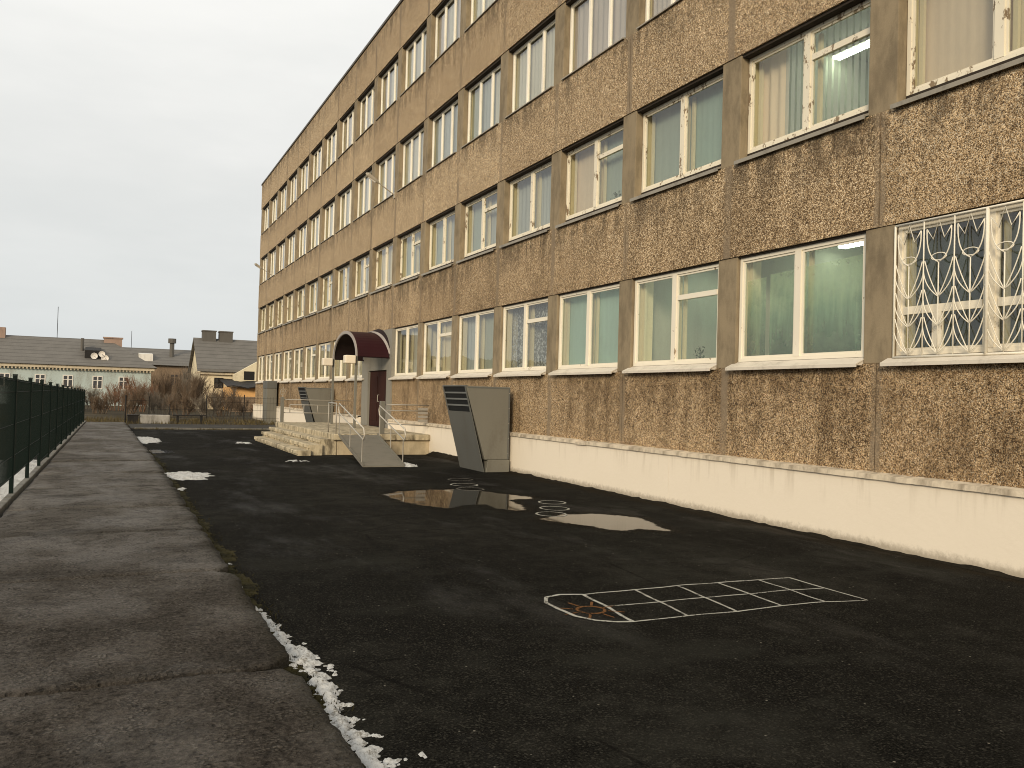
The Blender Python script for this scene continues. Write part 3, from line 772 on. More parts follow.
# windows
FX = WX + .17
rw = random.Random(11)
CURT = {
 0: {-1: ('dark',), 0: ('film',), 1: ('none',), 2: ('turq',), 3: ('lace',), 4: ('green', 'blue'), 5: ('beige', 'none'), 6: ('pale', 'none')},
 1: {-1: ('beige', 'pink'), 0: ('blind', 'pinkhalf'), 1: ('turq', 'teal'), 2: ('teal', 'pink'), 3: ('blue', 'blue'), 4: ('blue', 'teal'), 5: ('blue', 'teal'), 6: ('blue', 'teal')},
 2: {-1: ('pink',), 0: ('pink',), 1: ('lilac',), 2: ('lilac',), 3: ('pale',), 4: ('pale', 'blue', 'green'), 5: ('blue',), 6: ('pale',)},
 3: {}}
def curtain_sheet(bb, ya, yb, z0, z1, x, amp, per):
    n = max(6, int((yb - ya) / per * 8)); vs = []
    for i in range(n + 1):
        y = ya + (yb - ya) * i / n
        xx = x + amp * math.sin(i * 2 * math.pi / 8 + P3(y, z0, 1) * 2) + amp * P3(y * 4, 3, z0)
        vs += [(xx, y, z0), (xx + amp * .3 * P3(y * 6, 1, 1), y, z1)]
    bb.add(vs, [(2 * i, 2 * i + 1, 2 * i + 3, 2 * i + 2) for i in range(n)])
for fi, (s0, w0, w1) in enumerate(FL):
    FX = WX + (.075, .17, .16, .16)[fi]
    for bb_ in range(K0, K1):
        if fi == 0 and bb_ == DOOR_B: continue
        ya = PIER0 + BAY * bb_ + .228; yb = PIER0 + BAY * (bb_ + 1) - .238
        fr = MB(); gl = MB(); inner = MB()
        fw = .055 if fi < 2 else .05
        fd = .07
        t = w1 - (.025, .05, .065, .065)[fi]
        head_shadow_ = MB(); head_shadow_.box(WX + .035, FX + .06, ya + .002, yb - .002, t + .002, w1 - .002)  # solid dark strip for the shadow line under the grimy panel edge
        wb = w0
        if fi == 1:
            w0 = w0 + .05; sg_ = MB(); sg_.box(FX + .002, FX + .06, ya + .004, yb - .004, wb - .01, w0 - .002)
        # outer frame
        fr.box(FX, FX + fd, ya + .01, ya + .01 + fw, w0, t); fr.box(FX, FX + fd, yb - .01 - fw, yb - .01, w0, t)
        fr.box(FX + .002, FX + fd, ya + .01 + fw, yb - .01 - fw, w0, w0 + fw); fr.box(FX + .002, FX + fd, ya + .01 + fw, yb - .01 - fw, t - fw, t)
        a, c = ya + .01 + fw, yb - .01 - fw; zb, zt = w0 + fw, t - fw
        if fi < 2:
            m_ = (a + c) / 2; mw_ = .06
            fr.box(FX - .004, FX + fd, m_ - mw_, m_ + mw_, zb, zt)
            secs = [(a, m_ - mw_), (m_ + mw_, c)]
        else:
            w3 = (c - a) / 3; mm = [a + w3 * .98, a + w3 * 2.0]
            for q in mm: fr.box(FX - .003, FX + fd, q - .032, q + .032, zb, zt)
            secs = [(a, mm[0] - .032), (mm[0] + .032, mm[1] - .032), (mm[1] + .032, c)]
        vent = (fi == 0 and bb_ % 2 == 1 and bb_ > -1) or (fi == 1 and bb_ % 2 == 0)
        # sash edges inside each section
        for si, (p0, p1) in enumerate(secs):
            sw = .035 if fi < 2 else .022
            x0, x1 = FX + .02, FX + .055
            fr.box(x0, x1, p0, p0 + sw, zb, zt); fr.box(x0, x1, p1 - sw, p1, zb, zt)
            fr.box(x0 + .001, x1, p0 + sw, p1 - sw, zb, zb + sw); fr.box(x0 + .001, x1, p0 + sw, p1 - sw, zt - sw, zt)
            if vent and si == 0:
                zv = zt - (zt - zb) * .27
                fr.box(FX + .004, x1 + .002, p0 + sw, p1 - sw, zv - .045, zv + .045)
            if fi == 0 and bb_ == -1:
                zv = zb + (zt - zb) * .33
                fr.box(FX + .004, x1 + .002, p0 + sw, p1 - sw, zv - .05, zv + .05)
                mm_ = (p0 + p1) / 2 + .1; fr.box(FX + .005, x1 + .002, mm_ - .11, mm_ + .02, zb + sw, zv - .05)
            xg = FX + .036; gl.quad((xg, p0 + sw - .003, zb + sw - .003), (xg, p1 - sw + .003, zb + sw - .003), (xg, p1 - sw + .003, zt - sw + .003), (xg, p0 + sw - .003, zt - sw + .003))
            if fi < 2:   # second, inner sash of the double window
                xi = FX + .17
                for y0_, y1_ in ((p0 - .01, p0 + .05), (p1 - .05, p1 + .01)): inner.box(xi, xi + .05, y0_, y1_, zb, zt)
                inner.box(xi + .001, xi + .049, p0 + .05, p1 - .05, zb, zb + .05)
        xr0, xr1 = FX + .072, WX + .50
        inner.box(xr0, xr1, yb - .03, yb + .10, w0 - .02, w1); inner.box(xr0, xr1, ya - .10, ya + .03, w0 - .02, w1)
        inner.box(xr0, xr1 + .1, ya + .03, yb - .03, w0 - .02, w0 + .04)
        wn = fr.build('window', M['white_frame'] if fi == 0 else (M['frame_f2'] if fi == 1 else M['pvc']), bld)
        gl.build('pane', M['glass'], wn)
        head_shadow_.build('head_shadow_strip', M['gap_and_shadow'], wn)
        if fi == 1: sg_.build('sill_gap', M['gap_and_shadow'], wn)
        w0 = wb
        inner.build('inner_reveal', M['inner_sash'], wn)
        # sill
        sl_ = MB()
        e0, e1 = ya - .07, yb + .07
        if fi == 0:
            sl_.prism([(FX - .001, w0 - .005), (WX - .13, w0 - .10), (WX - .13, w0 - .145), (WX - .115, w0 - .145), (WX - .115, w0 - .112), (FX - .001, w0 - .02)], e0 + .06, e1)
            sl_.prism([(FX - .002, w0 - .022), (WX - .10, w0 - .118), (WX + .02, w0 - .118), (FX - .002, w0 - .06)], ya + .002, yb - .002)
        elif fi == 1:
            sl_.prism([(FX - .001, w0 - .01), (WX - .07, w0 - .09), (WX - .07, w0 - .15), (WX - .055, w0 - .15), (WX - .055, w0 - .12), (FX - .001, w0 - .03)], e0 + .05, e1 - .03)
        else:
            sl_.prism([(FX - .001, w0 - .004), (WX - .045, w0 - .035), (WX - .045, w0 - .06), (WX - .03, w0 - .06), (FX - .001, w0 - .02)], ya + .003, yb - .003)
        sl_.build('sill', M['sill_white'] if fi == 0 else (M['sill_grey'] if fi == 1 else M['sill_grey']), wn)
        # curtains
        spec = CURT[fi].get(bb_)
        if spec is None:
            r_ = rw.random()
            if fi == 0: spec = (rw.choice(['pale', 'beige', 'white', 'green']), rw.choice(['pale', 'beige', 'none']))
            elif fi == 1: spec = (rw.choice(['pale', 'white', 'blue', 'lilac']), rw.choice(['pale', 'white', 'teal', 'beige']))
            else: spec = tuple(rw.choice(['white', 'pale', 'white', 'pale', 'lilac']) for _ in range(3))
        cx_ = FX + (.24 if fi < 2 else .13)
        m_ = (ya + yb) / 2
        n_ = len(spec); 
        for q, nm in enumerate(spec):
            if nm == 'none': continue
            y0_ = ya + .035 + (yb - ya - .07) * q / n_; y1_ = ya + .035 + (yb - ya - .07) * (q + 1) / n_
            cb = MB()
            if nm == 'blind':
                n = 17; y1_ = yb - .55
                for i in range(n):
                    y = ya - .1 + (y1_ - ya + .1) * i / n
                    cb.quad((cx_ - .008, y, wb + .02), (cx_ + .018, y + .105, wb + .02), (cx_ + .018, y + .105, w1 + .1), (cx_ - .008, y, w1 + .1))
            elif nm == 'pinkhalf':
                curtain_sheet(cb, yb - .62, yb + .1, w0 - .05, w1 + .1, cx_ + .03, .02, .2); nm = 'pink'
            elif nm == 'film':
                cb.quad((cx_ - .1, ya - .1, w0 - .02), (cx_ - .1, yb - .55, w0 - .02), (cx_ - .1, yb - .55, w1 - .34), (cx_ - .1, ya - .1, w1 - .26))
                cb.quad((cx_ - .09, yb - .45, w0 - .02), (cx_ - .09, yb + .1, w0 - .02), (cx_ - .09, yb + .1, w1 - .40), (cx_ - .09, yb - .45, w1 - .36))
            else:
                amp = .0018 if nm in ('turq', 'teal', 'green', 'beige', 'pink') else rw.uniform(.008, .02)
                curtain_sheet(cb, y0_, y1_, w0 - .05, w1 + .12, cx_ + q * .004, amp, rw.uniform(.13, .28))
            cb.build('curtain', CL[nm], wn)
        if fi == 1 and bb_ == 2 or fi == 0 and bb_ == 1:
            pl = MB(); rp = random.Random(3)
            for base in ((ya + .35, ya + .75) if fi == 1 else (ya + .75,)):
                for i in range(60):
                    t_ = rp.uniform(0, 6.28); r_ = rp.uniform(0, .16); zc = w0 + .03 + rp.uniform(0, .30)
                    y = base + r_ * math.cos(t_); x = FX + .2 + r_ * .5 * math.sin(t_)
                    s_ = rp.uniform(.02, .05); d1 = Vector((rp.uniform(-1, 1), rp.uniform(-1, 1), rp.uniform(-1, 1))).normalized() * s_; d2 = Vector((rp.uniform(-1, 1), rp.uniform(-1, 1), rp.uniform(-1, 1))).normalized() * s_ * .5
                    c0 = Vector((x, y, zc)); pl.add([c0 - d1, c0 + d2, c0 + d1, c0 - d2], [(0, 1, 2, 3)])
                pl.tube([(FX + .2, base, w0), (FX + .2, base, w0 + .2)], .008, 5)
            pl.build('houseplant', M['plant'], wn)

# fluorescent tubes in the lit rooms
def ctube(x, y0, y1, z):
    b = MB(); b.box(x - .08, x + .08, y0, y1, z - .035, z); t_ = b.build('ceiling_light', M['tube'], bld)
    b = MB(); b.box(x - .12, x + .12, y0 - .02, y1 + .02, z + .002, z + .05); b.build('lamp_tray', M['room'], t_)
for x, y0 in ((11.35, 8.2), (11.35, 9.4), (13.1, 8.3), (13.1, 9.45), (11.0, 10.95), (11.0, 12.15), (11.9, 11.0)): ctube(x, y0, y0 + 1.0, 4.6)
for y0 in (14.6,): ctube(11.2, y0, y0 + 1.1, 4.6)
for y0 in (8.15, 9.45): ctube(11.35, y0, y0 + 1.15, 7.97)

# tulip grille over the nearest ground-floor window
FX = WX + .075; gy1 = PIER0 - .275; gy0 = PIER0 - BAY + .22; gz0, gz1 = 2.47, 4.17; gx = WX - .012
b = MB()
def bar(pts, r=.008): b.tube(pts, r * 1.15, 6)
def gbar(q, r=.008): bar([(gx, gy1 - u, gz0 + v) for u, v in q], r)
GW = gy1 - gy0; GH = gz1 - gz0
for q in ((0, 0, GW, 0), (0, GH, GW, GH), (0, 0, 0, GH), (GW, 0, GW, GH)): gbar([(q[0], q[1]), (q[2], q[3])], .013)
ncell = 6; cw = GW / ncell
for i in range(1, ncell): gbar([(i * cw, 0), (i * cw, GH)], .008 if i != 3 else .02)
def bez(p0, p1, p2, n=9): return [((1 - t) ** 2 * p0[0] + 2 * t * (1 - t) * p1[0] + t * t * p2[0], (1 - t) ** 2 * p0[1] + 2 * t * (1 - t) * p1[1] + t * t * p2[1]) for t in [i / n for i in range(n + 1)]]
for i in range(ncell):
    c = (i + .5) * cw; hw = cw * .40
    gbar([(c, .02), (c, GH * .68)], .007)
    # tulip cup: sides, rounded base, pointed rim
    gbar([(c - hw, GH * .93)] + bez((c - hw, GH * .90), (c - hw, GH * .72), (c, GH * .68))[0:], .007)
    gbar([(c + hw, GH * .93)] + bez((c + hw, GH * .90), (c + hw, GH * .72), (c, GH * .68))[0:], .007)
    gbar([(c - hw, GH * .93), (c - hw * .45, GH * .85), (c, GH * .985), (c + hw * .45, GH * .85), (c + hw, GH * .93)], .007)
    gbar([(c + hw * .62 * math.cos(t * .35), GH * .72 + .045 * math.sin(t * .35)) for t in range(19)], .006)
    for z0 in (.02, .22, .43):
        for sgn in (-1, 1):
            gbar(bez((c, GH * z0), (c + sgn * cw * .30, GH * (z0 + .13)), (c + sgn * cw * .46, GH * (z0 + .27))), .006)
            gbar(bez((c, GH * z0), (c + sgn * cw * .46, GH * (z0 + .08)), (c + sgn * cw * .5, GH * (z0 + .20))), .006)
for y in (gy1 - .15, gy0 + .15):
    for z in (gz0 + .1, gz1 - .1): b.tube([(gx, y, z), (FX + .01, y, z)], .009, 6)
o = b.build('window_grille', M['grille'], bld, smooth=True); o['label'] = 'white welded grille with tulip pattern'

# entrance: grey wall, door
b = MB()
DZ = .62; dY0, dY1 = 29.0, 31.35; dz1 = 2.72
b.box(WX - .06, WX + .3, 28.46, dY0, .3, 4.19); b.box(WX - .06, WX + .3, dY1, 32.22, .3, 4.19); b.box(WX - .058, WX + .3, dY0 - .001, dY1 + .001, dz1, 4.188)
b.build('entrance_wall', M['grey_wall'], bld)
dr = MB()
for y0_, y1_ in ((dY0 + .02, (dY0 + dY1) / 2 - .01), ((dY0 + dY1) / 2 + .01, dY1 - .02)):
    dr.box(WX + .02, WX + .07, y0_, y1_, DZ, dz1 - .02)
    for z0_, z1_ in ((DZ + .2, 1.5), (1.65, 2.5)): dr.box(WX + .008, WX + .02, y0_ + .15, y1_ - .15, z0_, z1_)
do = dr.build('door', M['door'], bld, bevel=.008)
b = MB(); yh = (dY0 + dY1) / 2 - .08
b.tube([(WX + .02, yh, 1.55), (WX - .04, yh, 1.55), (WX - .04, yh, 1.8), (WX + .02, yh, 1.8)], .012, 6); b.build('handle', M['rail_bright'], do)

# ------------------------------------------------------------------ porch
po = empty('entrance_porch', (7.4, 28.5, 0), 'concrete entrance porch with four worn steps and thin metal railings', 'porch')
pY0, pY1 = 24.1, 33.6
b = MB(); b.box(5.98, 8.985, pY0, pY1, .44, DZ); b.build('platform', M['step'], po, bevel=.02)
b = MB(); b.box(6.12, 8.985, pY0 + .1, pY1 - .1, -.1, .438); b.build('platform_base', M['porch_base'], po, bevel=.01)
sx = [4.88, 5.24, 5.60]; sz = [.15, .31, .46]
for i in range(3):
    b = MB(); vs = []
    ya, yb = pY0 - .12 + i * .13, 31.6 + i * .6
    n = 60; x0, x1 = sx[i], (sx[i + 1] + .06 if i < 2 else 6.1)
    for j in range(n + 1):
        y = ya + (yb - ya) * j / n
        e = .012 * P3(y * 3, i, 1) - (.05 if P3(y * 2.2, i * 5, 3) > .33 else 0) * .5
        vs += [(x0 + .05, y, -.05), (x0 + .05, y, sz[i] - .105), (x0 - e, y, sz[i] - .10 + .01 * P3(y * 4, 7, i)), (x0 - e, y, sz[i] - .018 + .008 * P3(y * 6, 2, i)), (x0 + .025 - e, y, sz[i] + .005 * P3(y * 5, 1, i)), (x1, y, sz[i]), (x1, y, -.05)]
    b.add(vs, [(7 * j + q, 7 * j + q + 1, 7 * j + q + 8, 7 * j + q + 7) for j in range(n) for q in range(6)] + [(6, 5, 4, 3, 2, 1, 0), tuple(7 * n + q for q in range(7))])
    b.build('step', M['step'], po)
# railings
def rail(pts_list, name, par, m=M['rail'], r=.017):
    b = MB()
    for pts in pts_list: b.tube(pts, r, 8)
    return b.build(name, m, par, smooth=True)
zr = 1.52
far = [[(6.2, pY1 - .2, zr), (8.97, pY1 - .2, zr)], [(6.2, pY1 - .2, 1.0), (8.97, pY1 - .2, 1.0)]]
for i in range(5): far.append([(6.5 + i * .55, pY1 - .2, 1.0), (6.5 + i * .55, pY1 - .2, 1.32)])
far.append([(6.5, pY1 - .2, 1.32), (8.7, pY1 - .2, 1.32)])
fr_ = rail(far, 'railing', po)
b = MB(); b.box(6.14, 6.26, pY1 - .26, pY1 - .14, DZ, 1.62); b.build('post', M['grey_metal'], fr_, bevel=.008)
b = MB(); b.tube([(6.2 + .12 * math.cos(t * .5) * (1 - t / 24), pY1 - .2, 1.80 + .16 * math.sin(t * .5) * (1 - t / 24)) for t in range(20)], .009, 5); b.tube([(6.2, pY1 - .2, 1.6), (6.22, pY1 - .2, 2.0)], .009, 5); b.build('scroll', M['rail'], fr_)
near = [[(7.5, pY0 + .15, zr), (8.97, pY0 + .15, zr)], [(7.5, pY0 + .15, .95), (8.97, pY0 + .15, .88)], [(7.62, pY0 + .15, .95), (7.62, pY0 + .15, 1.34), (8.9, pY0 + .15, 1.34)]]
nr = rail(near, 'railing', po)
b = MB(); b.box(7.40, 7.54, pY0 + .08, pY0 + .22, DZ, 1.62); b.build('post', M['grey_metal'], nr, bevel=.008)
b = MB()
for i in range(4): b.box(8.62, 8.93, pY0 + .14, pY0 + .16, 1.0 + i * .12, 1.08 + i * .12)
b.build('mesh_infill', M['rail'], nr)
steprail = [[(6.1, pY0 + .25, DZ), (6.1, pY0 + .25, zr)], [(6.1, pY0 + .25, zr), (6.1, pY0 + 1.2, zr)], [(6.1, pY0 + 1.2, DZ), (6.1, pY0 + 1.2, zr)]]
rail(steprail, 'railing', po, r=.02)

# ramp
ra = empty('wheelchair_ramp', (6.4, 22, 0), 'steep grey steel wheelchair ramp with looped handrails leading up to porch', 'ramp')
T = [(6.12, pY0 - .01, .60), (7.30, pY0 - .01, .60)]; B_ = [(5.75, 20.1, .025), (6.80, 20.05, .025)]
b = MB()
b.add([B_[0], B_[1], T[1], T[0]] + [(x, y, z - .05) for x, y, z in (B_[0], B_[1], T[1], T[0])], [(0, 1, 2, 3), (7, 6, 5, 4), (0, 4, 5, 1), (1, 5, 6, 2), (2, 6, 7, 3), (3, 7, 4, 0)])
for s_ in (0, 1):
    p0, p1 = Vector(B_[s_]), Vector(T[s_])
    d = Vector((.012, 0, 0))
    b.add([p0 - d, p0 + d, p1 + d, p1 - d] + [q + Vector((0, 0, .05)) for q in (p0 - d, p0 + d, p1 + d, p1 - d)], [(0, 1, 2, 3), (4, 7, 6, 5), (0, 4, 5, 1), (1, 5, 6, 2), (2, 6, 7, 3), (3, 7, 4, 0)])
b.build('deck', M['ramp'], ra)
def hand(s_):
    p0, p1 = Vector(B_[s_]), Vector(T[s_]); d = (p0 - p1)
    a, c = p1 + d * .0, p1 + d * .98
    if s_ == 1: a = p1 + d * .06
    h1, h2 = Vector((0, 0, .92)), Vector((0, 0, .64))
    loop = [a + h2, a + d.normalized() * -.12 + (h1 + h2) / 2, a + h1]
    end = [c + h1, c + d.normalized() * .12 + (h1 + h2) / 2, c + h2]
    b = MB(); b.tube(loop + end + [loop[0]], .019, 8, caps=False)
    hr = b.build('handrail', M['rail_bright'], ra, smooth=True)
    for t in (.02, .5, .96):
        q = a.lerp(c, t); b = MB(); b.tube([q + Vector((0, 0, -.02)), q + h2], .014, 6); b.build('post', M['rail'], hr)
hand(0); hand(1)

# canopy
ca = empty('entrance_canopy', (8.4, 30.35, DZ), 'maroon barrel-vaulted tin canopy on two thin posts above the entrance door', 'canopy')
cyc, hw, zs, rise = 30.35, 1.68, 3.15, .95
def arch(x, dr_=0, n=24): return [(x, cyc + (hw + dr_) * math.cos(math.pi * i / n), zs + (rise + dr_) * math.sin(math.pi * i / n)) for i in range(n + 1)]
def vault(x0, x1, d0, d1):
    b = MB(); n = 24
    A, B1, C_, D = arch(x0, d1), arch(x1, d1), arch(x0, d0), arch(x1, d0)
    vs = A + B1 + C_ + D; m = n + 1; fs = []
    for i in range(n):
        fs += [(i, i + 1, m + i + 1, m + i), (2 * m + i, 3 * m + i, 3 * m + i + 1, 2 * m + i + 1), (i, 2 * m + i, 2 * m + i + 1, i + 1), (m + i, m + i + 1, 3 * m + i + 1, 3 * m + i)]
    fs += [(0, m, 3 * m, 2 * m), (n, 2 * m + n, 3 * m + n, m + n)]
    b.add(vs, fs); return b
cX0 = 7.83
vault(cX0 + .03, WX - .1, 0, .03).build('roof', M['maroon'], ca, smooth=False)
vault(cX0 + .04, WX - .11, -.025, -.004).build('lining', M['maroon_dark'], ca)
vault(cX0 - .02, cX0 + .028, -.07, .04).build('arch_trim', M['trim'], ca)
# torn flashing at the wall end; dark sheet added for the shadowed gap behind
fb = MB(); fd_ = MB(); n = 24; A = arch(0, .04); vs = []; vd = []
for i in range(9, 24):
    t = (i - 9) / 14; _, y, z = A[i]
    xa = WX - .50 + .40 * t; w = .05 + .05 * math.sin(t * 3.1) + .02 * P3(i * .8, 2, 2)
    lift = .02 + .03 * math.sin(t * 3.1)
    vs += [(xa, y, z + .006), (xa + w, y - .02, z + lift)]
    vd += [(xa + w + .005, y - .02, z + lift - .01), (WX - .065, y, z + lift + .10)]
m = len(vs) // 2
for q_, b in ((vs, fb), (vd, fd_)): b.add(q_, [(2 * i, 2 * i + 1, 2 * i + 3, 2 * i + 2) for i in range(m - 1)])
fb.build('flashing', M['trim'], ca); fd_.build('gap_shadow_sheet', M['maroon_dark'], ca)
for y in (cyc - hw + .03, cyc + hw - .03):
    b = MB(); b.box(cX0 - .03, cX0 + .05, y - .04, y + .04, DZ, zs + .03); b.build('post', M['grey_metal'], ca, bevel=.006)
    lb = MB(); lb.box(cX0 - .42, cX0 - .05, y - .17, y + .17, zs - .27, zs + .02); l_ = lb.build('lamp', M['lampbox'], ca, bevel=.03)
    b = MB(); b.box(cX0 - .06, cX0 - .031, y - .04, y + .04, zs - .2, zs - .05); b.build('bracket', M['grey_metal'], l_)
for y in (cyc - hw + .02, cyc + hw - .02):
    b = MB(); b.box(cX0 + .05, WX - .07, y - .025, y + .025, zs - .03, zs + .02); b.build('beam', M['maroon_dark'], ca)

# ------------------------------------------------------------------ vent housings
def vent(y0, y1, xb, xt, xw, h, label, base=True):
    v = empty('vent_housing', (xb, (y0 + y1) / 2, 0), label, 'vent housing', 'slanted ventilation housings along the wall')
    b = MB(); b.prism([(xb + .01, .30), (xw, .30), (xw, h), (xt + .015, h)], y0, y1)
    b.build('body', M['grey_metal'], v, bevel=.012)
    b = MB(); sl = (xt - xb) / h
    # front cover sheet, a touch proud
    def fx(z, o=0): return xb + sl * z - o
    zt, zl = h - .012, h * .70
    b.prism([(fx(.0, .012), 0), (fx(.0) + .006, 0), (fx(zl) + .006, zl), (fx(zl, .012), zl)], y0 - .006, y1 + .006)
    b.prism([(fx(zt, .012), zt), (fx(zt, .012), zt + .03), (fx(zt) + .05, zt + .03), (fx(zt) + .05, zt)], y0 - .006, y1 + .006)
    for yy in (y0 - .006, y1 - .05): b.prism([(fx(zl, .012), zl + .001), (fx(zl) + .004, zl + .001), (fx(zt) + .004, zt - .001), (fx(zt, .012), zt - .001)], yy, yy + .056)
    b.build('front_panel', M['grey_metal_shaded'], v)
    b = MB(); b.prism([(fx(zl, -.012), zl + .002), (fx(zl, -.03), zl + .002), (fx(zt, -.03), zt - .002), (fx(zt, -.012), zt - .002)], y0 + .02, y1 - .02); b.build('louver_opening', M['louver'], v)
    for i in range(1, 4):
        z = zl + (zt - zl) * i / 4 - .02; b = MB()
        b.prism([(fx(z, .012), z), (fx(z, .012) + .004, z + .036), (fx(z) + .02, z + .05), (fx(z) + .016, z + .014)], y0 + .051, y1 - .051); b.build('louver', M['grey_metal_shaded'], v)
    b = MB(); b.box(xw - .045, xw - .002, y0 - .004, y0 - .0005, .32, h - .02); b.box(xt + .06, xw - .05, y0 - .004, y0 - .0005, h - .05, h - .015); b.build('seam', M['grey_metal_shaded'], v)
    for i in range(5):
        zc = .45 + i * (h - .6) / 4; b = MB(); b.disc((xw - .024, y0 - .004, zc), (0, -1, 0), .011, .006, 8); b.build('screw', M['rail'], v)
    b = MB(); b.prism([(xb + .02, -.1), (xw + .02, -.1), (xw + .02, .295), (xb + .09, .295)], y0 - .02, y1 + .01); b.build('base', M['grey_metal'], v, bevel=.01)
    return v
vent(18.35, 19.85, 8.25, 7.70, 8.90, 2.08, 'grey slanted vent housing with black louvers nearest along the wall')
vent(36.6, 38.1, 8.30, 7.74, 8.92, 2.04, 'grey slanted vent housing with black louvers seen behind the entrance steps')
v = empty('vent_shaft', (8.7, 50.8, 0), 'narrow upright grey shaft against the wall near the far corner', 'vent shaft')
b = MB(); b.box(8.42, 8.985, 50.2, 51.6, -.1, 2.0); b.build('body', M['grey_metal'], v, bevel=.015)
b = MB(); b.box(8.40, 8.985, 50.18, 51.62, 2.002, 2.45); b.build('cap', M['grey_metal_shaded'], v, bevel=.015)

# wall lamps
def wall_lamp(y, z, lb):
    w = empty('wall_lamp', (WX, y, z), lb, 'wall lamp', 'street lamps on the school wall')
    b = MB(); b.tube([(WX, y, z), (WX - .5, y - .05, z + .28), (WX - .72, y - .06, z + .40)], .022, 8); b.box(WX - .03, WX + .02, y - .06, y + .06, z - .12, z + .1); b.build('arm', M['lamp_grey'], w)
    a, d = Vector((WX - .62, y - .055, z + .35)), Vector((-.86, -.03, .5)).normalized()
    b = MB(); pts = [a, a + d * .12, a + d * .3, a + d * .45]; 
    b.tube([a, a + d * .1], .04, 10, .07); b.tube([a + d * .1, a + d * .48], .07, 10, .085); b.tube([a + d * .48, a + d * .56], .085, 10, .03); b.build('lamp_head', M['lamp_grey'], w)
    b = MB(); b.tube([a + d * .14 + Vector((0, 0, -.055)), a + d * .46 + Vector((0, 0, -.06))], .045, 8); b.build('diffuser', M['dish'], w)
wall_lamp(28.85, 9.06, 'arm street lamp on the school wall above the entrance canopy')
wall_lamp(53.9, 9.2, 'arm street lamp on the school wall near its far corner')

# ------------------------------------------------------------------ green mesh fence
fe = empty('mesh_fence', (-1.35, 20, 0), 'dark green welded mesh fence along the left of the path', 'fence')
def fxx(y): return -1.45 + .0094 * y
def ftop(y): return 2.06 - .0103 * y
y = -2.5; nps = 0
while y < 45.1:
    b = MB(); x = fxx(y); b.box(x - .03, x + .03, y - .03, y + .03, -.05, ftop(y) + .05); po_ = b.build('post', M['green'], fe)
    b = MB(); b.box(x - .034, x + .034, y - .034, y + .034, ftop(y) + .051, ftop(y) + .07); b.build('post_cap', M['green'], po_)
    if y + 2.5 < 46:
        b = MB(); nv = 50; zb0 = .36 if 11 < y < 20 else .18
        for i in range(1, nv):
            yy = y + 2.5 * i / nv; x = fxx(yy); r = .0023
            b.box(x - r, x + r, yy - r, yy + r, zb0, ftop(yy))
        for z in (zb0 + .03, .7, 1.2, 1.7, -1):
            for dx in (-.008, .008):
                za = z if z > 0 else ftop(y) - .03; zb_ = z if z > 0 else ftop(y + 2.5) - .03
                b.tube([(fxx(y) + dx, y, za), (fxx(y + 2.5) + dx, y + 2.5, zb_)], .0032, 5)
        b.build('mesh_panel', M['green'], fe)
    y += 2.5

# ------------------------------------------------------------------ far end of the yard
ff = empty('wire_fence', (4, 48.6, 0), 'thin dark wire fence on iron posts across the far end', 'fence')
fpx = [(.85, 48.3, 1.42), (2.0, 48.6, 1.38), (3.05, 48.8, 1.0), (4.95, 49.0, 1.55), (7.0, 49.2, 1.6), (9.2, 49.4, 1.6), (11.5, 49.6, 1.6)]
for i, (x, y, h) in enumerate(fpx):
    b = MB(); b.tube([(x, y, -.05), (x, y, h)], .03 if i else .05, 6); b.build('post', M['iron'], ff)
b = MB()
for (x0, y0, h0), (x1, y1, h1) in zip(fpx[:-1], fpx[1:]):
    for z in (.25, .7, 1.15, 1.4):
        if z < min(h0, h1): b.tube([(x0, y0, z), (x1, y1, z)], .007, 4)
    n = int((x1 - x0) / .18)
    for j in range(n):
        t = j / n; b.tube([(x0 + (x1 - x0) * t, y0 + (y1 - y0) * t, .05), (x0 + (x1 - x0) * t, y0 + (y1 - y0) * t, min(h0, h1) - .1)], .004, 4)
b.build('wire_mesh', M['iron'], ff)
b = MB(); b.box(1.55, 3.0, 47.6, 48.1, -.05, .42); tag(b.build('concrete_block', M['block'], bevel=.03), 'low whitewashed concrete block on the ground before the wire fence', 'concrete block')
be = empty('bench', (4, 47.9, 0), 'low dark plank bench beside the whitewashed concrete block', 'bench')
b = MB(); b.box(3.15, 4.85, 47.8, 48.05, .38, .44); b.build('seat', M['iron'], be)
for x in (3.4, 4.6):
    b = MB(); b.box(x - .06, x + .06, 47.83, 48.02, -.05, .379); b.build('leg', M['iron'], be)
b = MB(); b.box(.95, 1.45, 47.5, 48, -.05, .36); b.box(.92, 1.48, 47.47, 48.03, .361, .42); tag(b.build('litter_box', M['iron'], bevel=.02), 'small black bin box at the end of the path', 'bin')

# dry grass beyond the road
b = MB(); rg = random.Random(9)
for i in range(9000):
    if rg.random() < .3: x, y = rg.uniform(1.0, 9), rg.uniform(39.95, 40.6)
    else: x, y = rg.uniform(-6, 14), rg.uniform(45.7, 54)
    if P3(x * .8, y * .8, 3) < -.15: continue
    h = rg.uniform(.05, .26) if y > 42 else rg.uniform(.03, .1); w = .015; t = rg.uniform(0, 3.14)
    b.add([(x - w * math.cos(t), y - w * math.sin(t), -.05), (x + w * math.cos(t), y + w * math.sin(t), -.05), (x + rg.uniform(-.1, .1), y + rg.uniform(-.1, .1), h)], [(0, 1, 2)])
tag(b.build('dry_grass', M['grass']), 'dry yellow grass at the foot of the far fence', 'grass', kind='stuff')

